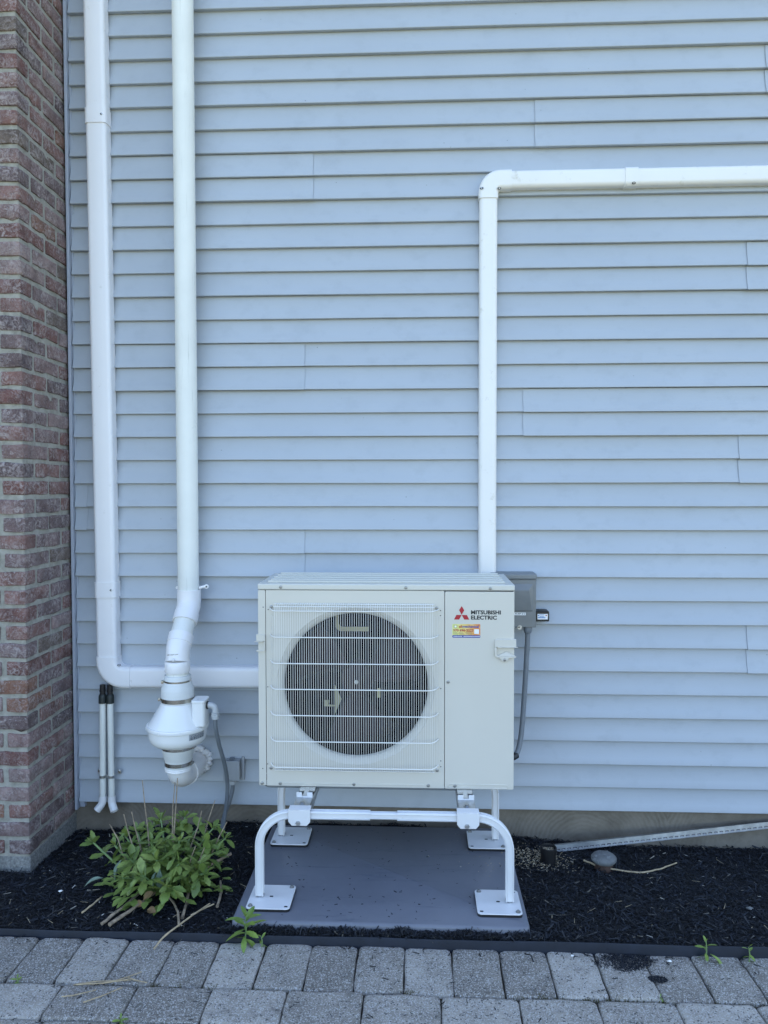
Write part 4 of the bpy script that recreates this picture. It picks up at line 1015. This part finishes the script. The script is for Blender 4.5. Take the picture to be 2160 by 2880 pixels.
stick('bowed_stick', [gz_(.670, -.23, .020), gz_(.74, -.275, .012), gz_(.87, -.305, .010), gz_(.96, -.280, .012), gz_(1.045, -.225, .020)], .0042, 'tan', 'thin tan bowed stick lying in the mulch behind the grey domed cap', 'stick')

# ------------------------------------------------------------------ mulch chips and debris (uncountable)
def chips(N, area, lmin, lmax, wmin, wmax, zf, tilt=.35, reject=None, hmul=.5):
    vs_5, fs_5 = [], []; n_ = 0
    V = np.array([(-1, -1, -1), (1, -.5, -1), (1, .5, -1), (-1, 1, -1), (-1, -.8, 1), (1, -.4, .6), (1, .4, .6), (-1, .8, 1)], float)
    Fq = np.array([(0, 3, 2, 1), (4, 5, 6, 7), (0, 1, 5, 4), (1, 2, 6, 5), (2, 3, 7, 6), (3, 0, 4, 7)])
    out_v, out_f = [], []
    for _ in range(N):
        x = rng.uniform(area[0], area[1]); y = rng.uniform(area[2], area[3])
        if reject and reject(x, y): continue
        L_ = lmin * (lmax / lmin) ** rng.random(); w_ = min(L_ * .5, rng.uniform(wmin, wmax)); h_ = w_ * rng.uniform(.25, hmul)
        yw_ = rng.uniform(0, 2 * math.pi); p_ = rng.normal(0, tilt); r2 = rng.normal(0, tilt)
        Rz = Matrix.Rotation(yw_, 3, 'Z') @ Matrix.Rotation(p_, 3, 'Y') @ Matrix.Rotation(r2, 3, 'X')
        q = V * np.array((L_ / 2, w_ / 2, h_ / 2)); q[:, 2] += (1 - (V[:, 0]) ** 2) * 0
        q = q @ np.array(Rz).T + np.array((x, y, zf(x, y) + h_ / 2 + abs(math.sin(p_)) * L_ * .25))
        out_v.append(q); out_f.append(Fq + 8 * n_); n_ += 1
    return np.concatenate(out_v), np.concatenate(out_f)
def raw(name, vf, mat):
    v_, f_ = vf; me = bpy.data.meshes.new(name); me.from_pydata(v_.tolist(), [], f_.tolist()); me.materials.append(MT[mat]); me.update()
    o2 = bpy.data.objects.new(name, me); C.objects.link(o2); return o2
def rej(x, y):
    if PX0 + .004 < x < PX1 - .004 and PY0 + .006 < y < PY1: return True
    if x < BX and y > BY - .002: return True
    if y < EY(x) + .012: return True
    return (x - .745) ** 2 + (y + .255) ** 2 < .038 ** 2 or (x - .527) ** 2 + (y + .235) ** 2 < .033 ** 2
o = raw('mulch_chips', chips(56000, (-1.75, 1.75, -.87, .004), .005, .040, .0016, .0060, lambda x, y: mh(x, y) - .006 + rng.uniform(-.004, .010), .28, rej), 'mulch'); tag(o, None, kind='stuff')
gp = raw('heaped_mulch', chips(5200, (PX0 - .03, PX1 + .03, -.858, PY0 - .002), .006, .030, .0018, .0055, lambda x, y: .097 + .024 * rng.random() + .006 * vnoise(x * 9, 1, 1, 3), .45, lambda x, y: y < EY(x) + .004), 'mulch'); tag(gp, 'black mulch heaped along the front edge of the pad', kind='stuff')
o['label'] = 'loose black shredded wood mulch covering the planting bed'
def spill(x, y): return PX0 < x < PX1 and PY0 < y < PY1 or y > EY(x) - .004
sp_v = chips(1500, (-1.6, 1.6, -.98, -.85), .005, .03, .0015, .005, lambda x, y: PZ + .001, .12, lambda x, y: y > EY(x) - .006 or rng.random() > math.exp(-(EY(x) - y) / .022) * (.35 + .65 * max(0, vnoise(x * 2.6, 1, 1, 2) + .25)))
o = raw('spilled_mulch', sp_v, 'mulch'); tag(o, 'dark mulch crumbs spilled over the edging onto the pavers', kind='stuff')
# patch of soil on the pavers right of the unit
ptc = chips(15000, (.50, .86, -1.03, -.87), .0015, .008, .0012, .0035, lambda x, y: PZ + .0005, .2, lambda x, y: ((x - .655 - .25 * (y + .92)) / .085) ** 2 + ((y + .905) / .055) ** 2 > (1 + .5 * vnoise(x * 14, y * 14, 1, 2)) * rng.uniform(.45, 1.25) and ((x - .735) / .030) ** 2 + ((y + .995) / .018) ** 2 > 1)
o = raw('spilled_soil', ptc, 'mulch'); tag(o, 'patch of dark soil spilled on the pavers right of the unit', kind='stuff')
sw1 = chips(3600, (.20, .66, -.34, -.05), .003, .009, .0018, .0045, lambda x, y: (PT if x < PX1 else mh(x, y) + .006), .3, lambda x, y: rng.random() > math.exp(-((x - .47) / .10) ** 2 - ((y + .20) / .085) ** 2) or (x - .527) ** 2 + (y + .235) ** 2 < .034 ** 2)
sw2 = chips(140, (.505, .549, -.256, -.214), .003, .009, .0015, .004, lambda x, y: .117, .3)
sw3 = chips(190, (-.1, .36, -.50, -.10), .002, .006, .0012, .003, lambda x, y: PT, .1, lambda x, y: rng.random() > math.exp(-((x - .33) / .18) ** 2))
sv = np.concatenate([sw1[0], sw2[0], sw3[0]]); sf = np.concatenate([sw1[1], sw2[1] + len(sw1[0]), sw3[1] + len(sw1[0]) + len(sw2[0])])
o = raw('sawdust', (sv, sf), 'saw'); tag(o, 'pale sawdust scattered on pad and mulch around the black stub', kind='stuff')
pc = chips(560, (-1.55, 1.5, -.85, -.02), .004, .034, .0012, .0032, lambda x, y: mh(x, y) + .007, .15, lambda x, y: rej(x, y) or rng.random() > (.9 if x < -.6 else .35))
o = raw('pale_debris', pc, 'pale'); tag(o, 'pale wood flecks and straw bits scattered over the black mulch', kind='stuff')
pd = chips(150, (PX0 + .03, PX1 - .03, PY0 + .03, PY1 - .05), .003, .014, .0015, .004, lambda x, y: PT, .05)
o = raw('pad_crumbs', pd, 'mulch'); tag(o, 'dark mulch crumbs lying on the blue-grey pad', kind='stuff')
pv = chips(420, (-1.6, 1.6, -1.42, -.88), .004, .022, .0012, .0035, lambda x, y: PZ + .0005, .06)
o = raw('paver_crumbs', pv, 'mulch'); tag(o, 'dark mulch crumbs scattered over the pavers', kind='stuff')

# ------------------------------------------------------------------ plants
def leaf_mesh(L_, W_, teeth, curl, cup, seed, obov=.62, mat='leaf', nl=10):
    rr = random.Random(seed); vs_6, fs_6 = [], []; nw_ = 4
    for i in range(nl + 1):
        t = i / nl
        wv_ = math.sin(math.pi * t ** obov_pow(obov)) ** .8 if 0 < t < 1 else .02
        wv_ = max(wv_, .10 if t < .25 else .015)
        tooth = 1 + teeth * (1 if i % 2 else -1) * (1 if t > .35 else 0)
        hw = W_ / 2 * wv_ * tooth
        z = -curl * L_ * t * t
        for j in range(nw_ + 1):
            s = (j / nw_ - .5) * 2
            vs_6.append((L_ * t, hw * s, z + cup * W_ * s * s * wv_ + .04 * W_ * math.sin(t * 5 + s * 3 + seed) * abs(s)))
    for i in range(nl):
        for j in range(nw_): fs_6.append((i * 5 + j, (i + 1) * 5 + j, (i + 1) * 5 + j + 1, i * 5 + j + 1))
    me = bpy.data.meshes.new('leaf'); me.from_pydata(vs_6, [], fs_6); me.update()
    me.polygons.foreach_set('use_smooth', [True] * len(me.polygons)); me.materials.append(MT[mat]); return me
def obov_pow(o_): return math.log(.5) / math.log(o_)
LV = [leaf_mesh(.060, .0270, .10, c_, u_, s, .60) for s, (c_, u_) in enumerate(((.12, .10), (.25, .14), (.05, .18), (.35, .08), (.0, .15), (.18, .05)))]
def aim(o2, dvec, roll=0.):
    x = Vector(dvec).normalized(); up_ = Vector((0, 0, 1)); y = up_.cross(x)
    y = y.normalized() if y.length > 1e-4 else Vector((0, 1, 0)); z = x.cross(y)
    M_ = Matrix((x, y, z)).transposed() @ Matrix.Rotation(roll, 3, 'X'); o2.rotation_euler = M_.to_euler()
pln = thing('sedum_plant', (-1.0, -.50, .09), 'bushy green sedum with broad leaves and dry stalks, growing beside the brick', 'plant')
rp = random.Random(11)
def rosette_stem(base, tip, parent, meshes, npairs, nros, lscale, r=.0042, droop=0., bend=(0, 0, .04)):
    B_, T = Vector(base), Vector(tip); md_ = (B_ + T) / 2 + Vector(bend)
    P = [B_ * (1 - t) ** 2 + md_ * 2 * t * (1 - t) + T * t * t for t in [i / 10 for i in range(11)]]
    MB().tube(P, [r * (1 - .35 * i / 10) for i in range(11)], 8).build('stem', 'stem', parent, 60)
    def put(p, dv, s, roll=0.):
        o2 = link_part('leaf', rp.choice(meshes), parent, p, None, (s, s * rp.uniform(.85, 1.1), s)); aim(o2, dv, roll)
    ax = (P[-1] - P[-2]).normalized(); a0_ = rp.uniform(0, 6.28)
    for k_ in range(npairs):
        t = .42 + .5 * k_ / max(1, npairs); i = int(t * 10); p = P[i].lerp(P[min(10, i + 1)], t * 10 - i)
        tn = (P[min(10, i + 1)] - P[i]).normalized(); s1 = tn.cross(Vector((0, 0, 1))); s1 = s1.normalized() if s1.length > .05 else Vector((1, 0, 0)); s2 = tn.cross(s1)
        for h in (0, 1):
            a = a0_ + k_ * 1.57 + h * math.pi + rp.uniform(-.3, .3)
            put(p, (s1 * math.cos(a) + s2 * math.sin(a)) + tn * rp.uniform(.25, .8) - Vector((0, 0, droop)), lscale * rp.uniform(.8, 1.12), rp.uniform(-.4, .4))
    s1 = ax.cross(Vector((.3, 1, .2))).normalized(); s2 = ax.cross(s1)
    for k_ in range(nros):
        a = a0_ + k_ * 2.4; u_ = k_ / max(1, nros - 1)
        put(P[-1] - ax * .008 * (1 - u_), (s1 * math.cos(a) + s2 * math.sin(a)) * (1.0 - .62 * u_) + ax * (.35 + .75 * u_), lscale * (1.0 - .55 * u_), rp.uniform(-.3, .3))
tips = [(-1.2477, -0.5, 0.236), (-1.1647, -0.5, 0.227), (-1.1071, -0.42, 0.247), (-1.0116, -0.42, 0.295), (-0.9279, -0.38, 0.290), (-0.8595, -0.42, 0.269), (-0.7978, -0.44, 0.273), (-0.7441, -0.46, 0.244), (-1.0007, -0.56, 0.269), (-1.1465, -0.44, 0.2343), (-0.8992, -0.54, 0.267), (-0.7604, -0.52, 0.2202), (-0.8682, -0.64, 0.2299), (-0.9979, -0.68, 0.2047), (-0.8751, -0.72, 0.182), (-0.7955, -0.62, 0.2247), (-1.0708, -0.66, 0.1837), (-1.0749, -0.58, 0.2157), (-0.9602, -0.62, 0.2312), (-0.9646, -0.52, 0.2433), (-0.8025, -0.5, 0.2372), (-0.777, -0.64, 0.1957), (-1.0646, -0.4, 0.2488), (-0.9583, -0.42, 0.2669)]
for i, tp in enumerate(tips):
    bs = (-.975 + .30 * (tp[0] + .975) + rp.uniform(-.03, .03), -.51 + .35 * (tp[1] + .51) + rp.uniform(-.02, .02), .085)
    far = i in (0, 1)
    rosette_stem(bs, tp, pln, LV, 3, 6, rp.uniform(.92, 1.2), .0046 if not far else .0058, .12, (0, 0, .03 if not far else -.015))
iv, if_ = [], []; ko = 0
lcs = [(np.array([q.co[:] for q in m_.vertices]), [tuple(p_.vertices) for p_ in m_.polygons]) for m_ in LV]
for _ in range(260):                    # the close inner foliage, too tangled to tell leaf from leaf
    tp = rp.choice(tips[2:]); u_ = rp.uniform(.45, .95); c0 = Vector((-.955, -.52, .10)).lerp(Vector(tp), u_) + Vector((rp.gauss(0, .022), rp.gauss(0, .022), rp.gauss(-.008, .014)))
    if c0.z < .105: c0.z = .11
    dv = Vector((rp.gauss(0, 1), rp.gauss(0, 1) - .3, rp.gauss(.25, .5))).normalized(); yv = Vector((0, 0, 1)).cross(dv).normalized(); zv = dv.cross(yv)
    Mx = np.array(Matrix((dv, yv, zv)).transposed()) * rp.uniform(.65, 1.0); pv_, pf_ = rp.choice(lcs)
    iv.append(pv_ @ Mx.T + np.array(c0)); if_ += [tuple(i + ko for i in f) for f in pf_]; ko += len(pv_)
for _ in range(90):                     # leaves splayed low around the foot of the clump
    a_ = rp.uniform(math.pi, 2 * math.pi) if rp.random() < .75 else rp.uniform(0, math.pi); q_ = rp.uniform(.05, .19)
    c0 = Vector((-.955 + 1.25 * q_ * math.cos(a_), -.54 + q_ * math.sin(a_), .105 + rp.uniform(.0, .05)))
    dv = Vector((math.cos(a_) + rp.gauss(0, .4), math.sin(a_) + rp.gauss(0, .4), rp.uniform(-.1, .45))).normalized(); yv = Vector((0, 0, 1)).cross(dv).normalized(); zv = dv.cross(yv)
    Mx = np.array(Matrix((dv, yv, zv)).transposed()) * rp.uniform(.6, 1.05); pv_, pf_ = rp.choice(lcs)
    iv.append(pv_ @ Mx.T + np.array(c0)); if_ += [tuple(i + ko for i in f) for f in pf_]; ko += len(pv_)
mi = MB(); mi.v = [tuple(q) for q in np.concatenate(iv)]; mi.f = if_
o = mi.build('inner_foliage', 'leaf', pln, 60, fix=False); o['kind'] = 'stuff'
wl = leaf_mesh(.075, .030, .02, .3, .25, 40, .55, 'leaf_dead')
for p, dv, s in (((-.945, -.63, .205), (.02, -.2, -1), 1.0), ((-.955, -.64, .20), (-.35, -.25, -1), .9), ((-1.19, -.55, .125), (-1, -.25, -.10), .95), ((-1.115, -.56, .20), (-.45, -.3, -.9), 1.1)):
    o2 = link_part('wilted_leaf', wl, pln, p, None, (s, s, s)); aim(o2, dv)
bl_ = leaf_mesh(.045, .028, .06, .2, .3, 41, .6, 'brownleaf')
for p, dv in (((-1.02, -.70, .112), (1, -.2, .1)), ((-.955, -.735, .112), (.8, -.5, .2)), ((-.985, -.69, .12), (.6, .3, .6))):
    o2 = link_part('dry_leaf', bl_, pln, p, None, (.9, .9, .9)); aim(o2, dv, .6)
dry = [(-1.0831, -0.42, 0.4493), (-0.9438, -0.45, 0.4552), (-0.9307, -0.46, 0.476), (-1.1272, -0.5, 0.3479), (-1.0967, -0.5, 0.3581), (-1.1748, -0.52, 0.3173), (-0.8433, -0.44, 0.3412), (-0.8007, -0.4, 0.3673), (-0.7395, -0.46, 0.3071), (-0.8207, -0.6, 0.2774), (-0.7877, -0.6, 0.2728)]
for i, tp in enumerate(dry):
    bs = Vector((-.965 + .5 * (tp[0] + .965), -.52 + .3 * (tp[1] + .52), .09)); T = Vector(tp)
    P = [bs.lerp(T, t) + Vector((rp.uniform(-1, 1), rp.uniform(-1, 1), 0)) * .004 * (1 if 0 < t < 1 else 0) for t in (0, .25, .5, .75, 1)]
    MB().tube(P, [.0036, .0032, .0028, .0022, .0016] if i not in (2,) else [.0036, .0034, .003, .0026, .0020], 7).build('dry_stalk', 'twig', pln, 60)

tw = [((-1.087, -.811), (-1.017, -.612), .0062, 'thick dry twig in front of the sedum, left one of a close pair'),
      ((-1.057, -.815), (-.965, -.61), .0072, 'thick dry twig in front of the sedum, right one of a close pair'),
      ((-.740, -.395), (-.875, -.515), .0068, 'dry branch poking out of the sedum toward the heat pump'),
      ((-.824, -.755), (-.872, -.52), .0058, 'forked dry root stalk reaching forward from the right of the sedum'),
      ((-.7207, -.6836), (-.745, -.54), .0055, 'short stout dry stalk lying between the sedum and the pad'),
      ((-.820, -.80), (-.905, -.645), .0050, 'split dry stalk lying just in front of the sedum'),
      ((-.868, -.918), (-.745, -.69), .0036, 'long thin straw stalk crossing the black edging near the sedum'),
      ((-1.185, -.745), (-1.150, -.665), .0036, 'short pale twig lying on the mulch below the brick corner'),
      ((-.800, -.735), (-.728, -.690), .0034, 'thin tan twig lying flat beside the foot of the pad')]
for (a, b_, r_, lab) in tw:
    zz = .007
    p0 = gz_(a[0], a[1], zz); p1 = gz_(b_[0], b_[1], zz + .014)
    if 'crossing' in lab: p0 = (a[0], a[1], PZ + .006); mid = (EY(0) and (-.832, -.862, .112))
    elif 'branch poking' in lab: p0 = gz_(a[0], a[1], .055); mid = None
    else: mid = None
    pts = [p0, mid or tuple((Vector(p0) + Vector(p1)) / 2 + Vector((.008, .004, .004))), p1]
    stick('twig', pts, r_, 'twig' if r_ > .004 else 'tan', lab, 'twig', 'dry twigs around the sedum')
# straw lying on the pavers
STL = ['long tan straw blade along the paver joint, lowest of the crossed bundle', 'tan straw blade slanting up to the right out of the crossed bundle', 'short tan straw blade at the right end of the crossed bundle', 'pale straw blade alone on a paver right of the crossed bundle', 'pale straw blade lying below the left end of the crossed bundle', 'tan straw blade in the middle of the crossed bundle']
for i, (a, mid, b_) in enumerate((((-1.05, -1.105), (-.98, -1.085), (-.885, -1.075)), ((-.975, -1.095), (-.92, -1.075), (-.865, -1.035)), ((-.895, -1.068), (-.86, -1.08), (-.83, -1.088)), ((-.985, -1.185), (-.955, -1.165), (-.895, -1.115)), ((-1.06, -1.165), (-1.02, -1.155), (-.97, -1.13)), ((-1.04, -1.11), (-.96, -1.10), (-.89, -1.08)))):
    stick('straw', [(p[0], p[1], PZ + .004 + .002 * i * .5) for p in (a, mid, b_)], .0021, 'tan', STL[i], 'straw', 'straw blades on the pavers')

# weeds
WV = [leaf_mesh(.052, .019, .10, c_, u_, 60 + s, .55, 'weed') for s, (c_, u_) in enumerate(((.15, .10), (.35, .15), (.5, .1), (.05, .2)))]
def weed(name, base, h, nl, ls, label, lean=(0, 0), seed=1, kind='weed'):
    global rp
    rp = random.Random(seed); t = thing(name, base, label, 'weed')
    B_ = Vector(base); T = B_ + Vector((lean[0], lean[1], h))
    MB().tube([B_ - Vector((0, 0, .01)), B_.lerp(T, .5) + Vector((.003, 0, 0)), T], [.0024, .002, .0015], 7).build('stem', 'stem', t, 60)
    for i in range(nl):
        u_ = i / (nl - 1); p = B_.lerp(T, .15 + .85 * u_); a = i * 2.4 + rp.uniform(-.3, .3); el_ = -.35 + 1.25 * u_ ** 1.2
        o2 = link_part('leaf', rp.choice(WV), t, p, None, (ls * rp.uniform(.8, 1.15) * (1 - .35 * u_ * (u_ > .8)),) * 3)
        aim(o2, (math.cos(a) * math.cos(el_), math.sin(a) * math.cos(el_), math.sin(el_)), rp.uniform(-.4, .4))
weed('weed', (-.578, -.872, .085), .088, 16, 1.18, 'leafy green weed growing by the front left corner of the pad', (.004, .004), 3)
weed('weed', (-.520, -.880, .082), .030, 5, .42, 'tiny green seedling between the pad corner weed and the edging', (0, 0), 6)
weed('weed', (.915, -.894, .08), .062, 8, .62, 'straggly green weed against the edging at the far right', (.004, .004), 9)
weed('weed', (1.053, -.893, .08), .045, 6, .52, 'small green seedling against the edging nearest the right picture edge', (.0, .004), 12)
wl2 = leaf_mesh(.06, .018, .04, .5, .2, 77, .55, 'weed')
for o2 in C.objects:
    if o2.get('label', '').startswith('straggly'):
        q = link_part('leaf', wl2, o2, (.930, -.897, .105), None, (1, 1, 1)); aim(q, (.55, -.35, -.25))
weed('weed', (-1.235, -1.088, .072), .014, 7, .42, 'low green weed in the paver joint below the brick corner', (0, 0), 21)
weed('weed', (-.845, -1.255, .074), .018, 8, .46, 'low green weed in the paver joint at the bottom edge of the photo', (0, 0), 22)
weed('weed', (-1.255, -1.225, .074), .016, 7, .45, 'low green weed in the bottom left corner of the paving', (0, 0), 25)
weed('weed', (.715, -1.083, .074), .010, 4, .34, 'tiny green sprout in the paver joint below the spilled soil', (0, 0), 23)

# moss and grass tufts in the joints
mv, mf = [], []; k_ = 0
def tuft(x, y, nb, hh):
    global k_
    for _ in range(nb):
        bx, by = x + rng.normal(0, .012), y + rng.normal(0, .003); a = rng.uniform(0, 6.28); l_ = hh * rng.uniform(.4, 1.2); dx, dy = math.cos(a) * l_ * .8, math.sin(a) * l_ * .8; wd = .0008
        mv.extend([(bx - wd, by, PZ - .012), (bx + wd, by, PZ - .012), (bx + dx * .5 + wd, by + dy * .5, PZ - .010 + l_ * .7), (bx + dx * .5 - wd, by + dy * .5, PZ - .010 + l_ * .7), (bx + dx, by + dy, PZ - .010 + l_)])
        mf.extend([(k_, k_ + 1, k_ + 2, k_ + 3), (k_ + 3, k_ + 2, k_ + 4)]); k_ += 5
for x in np.arange(-1.4, 1.4, .02):
    d_ = vnoise(x * 1.7, 2, 1, 5)
    if d_ > .15 or x > .3: tuft(x, -1.0905 - .0045 * (x / 1.5), int(2 + 9 * max(0, d_) + (4 if x > .3 else 0)), .009)
    if vnoise(x * 2.3, 4, 1, 9) > .25: tuft(x, -1.2505, 4, .008)
for x, nb in ((-.03, 60), (-.80, 50), (-.74, 45), (-.62, 40), (-.99, 40), (.37, 50), (.60, 40)): tuft(x, -1.088, nb // 2, .014)
me = bpy.data.meshes.new('joint_moss'); me.from_pydata(mv, [], mf); me.materials.append(MT['moss'])
o = bpy.data.objects.new('joint_moss', me); C.objects.link(o); tag(o, 'thin moss and grass growing along the paver joints', kind='stuff')
# small pale pebbles
for i, (x, y, s, lab) in enumerate(((.80, -.905, .0052, 'white pebble on the pavers against the edging right of the soil patch'), (.655 - .16, -.888, .004, 'tiny white pebble on the pavers left of the spilled soil'), (-1.33, -.60, .005, 'small white pebble on the mulch below the brick corner'), (1.17, -.62, .0085, 'pale stone on the mulch near the right edge of the photo'))):
    bm = bmesh.new(); bmesh.ops.create_icosphere(bm, subdivisions=2, radius=1)
    for q in bm.verts: q.co = Vector((q.co.x * s * 1.5, q.co.y * s, q.co.z * s * .55)) * (1 + .45 * vnoise(q.co.x * 1.6, q.co.y * 1.6 + q.co.z, 1, i + 2))
    me = bpy.data.meshes.new('pebble'); bm.to_mesh(me); bm.free(); me.materials.append(MT['white'] if i < 3 else MT['capstone'])
    o = bpy.data.objects.new('pebble', me); C.objects.link(o); o.location = (x, y, (PZ if i < 2 else mh(x, y) + .006) + s * .5); tag(o, lab, 'pebble')
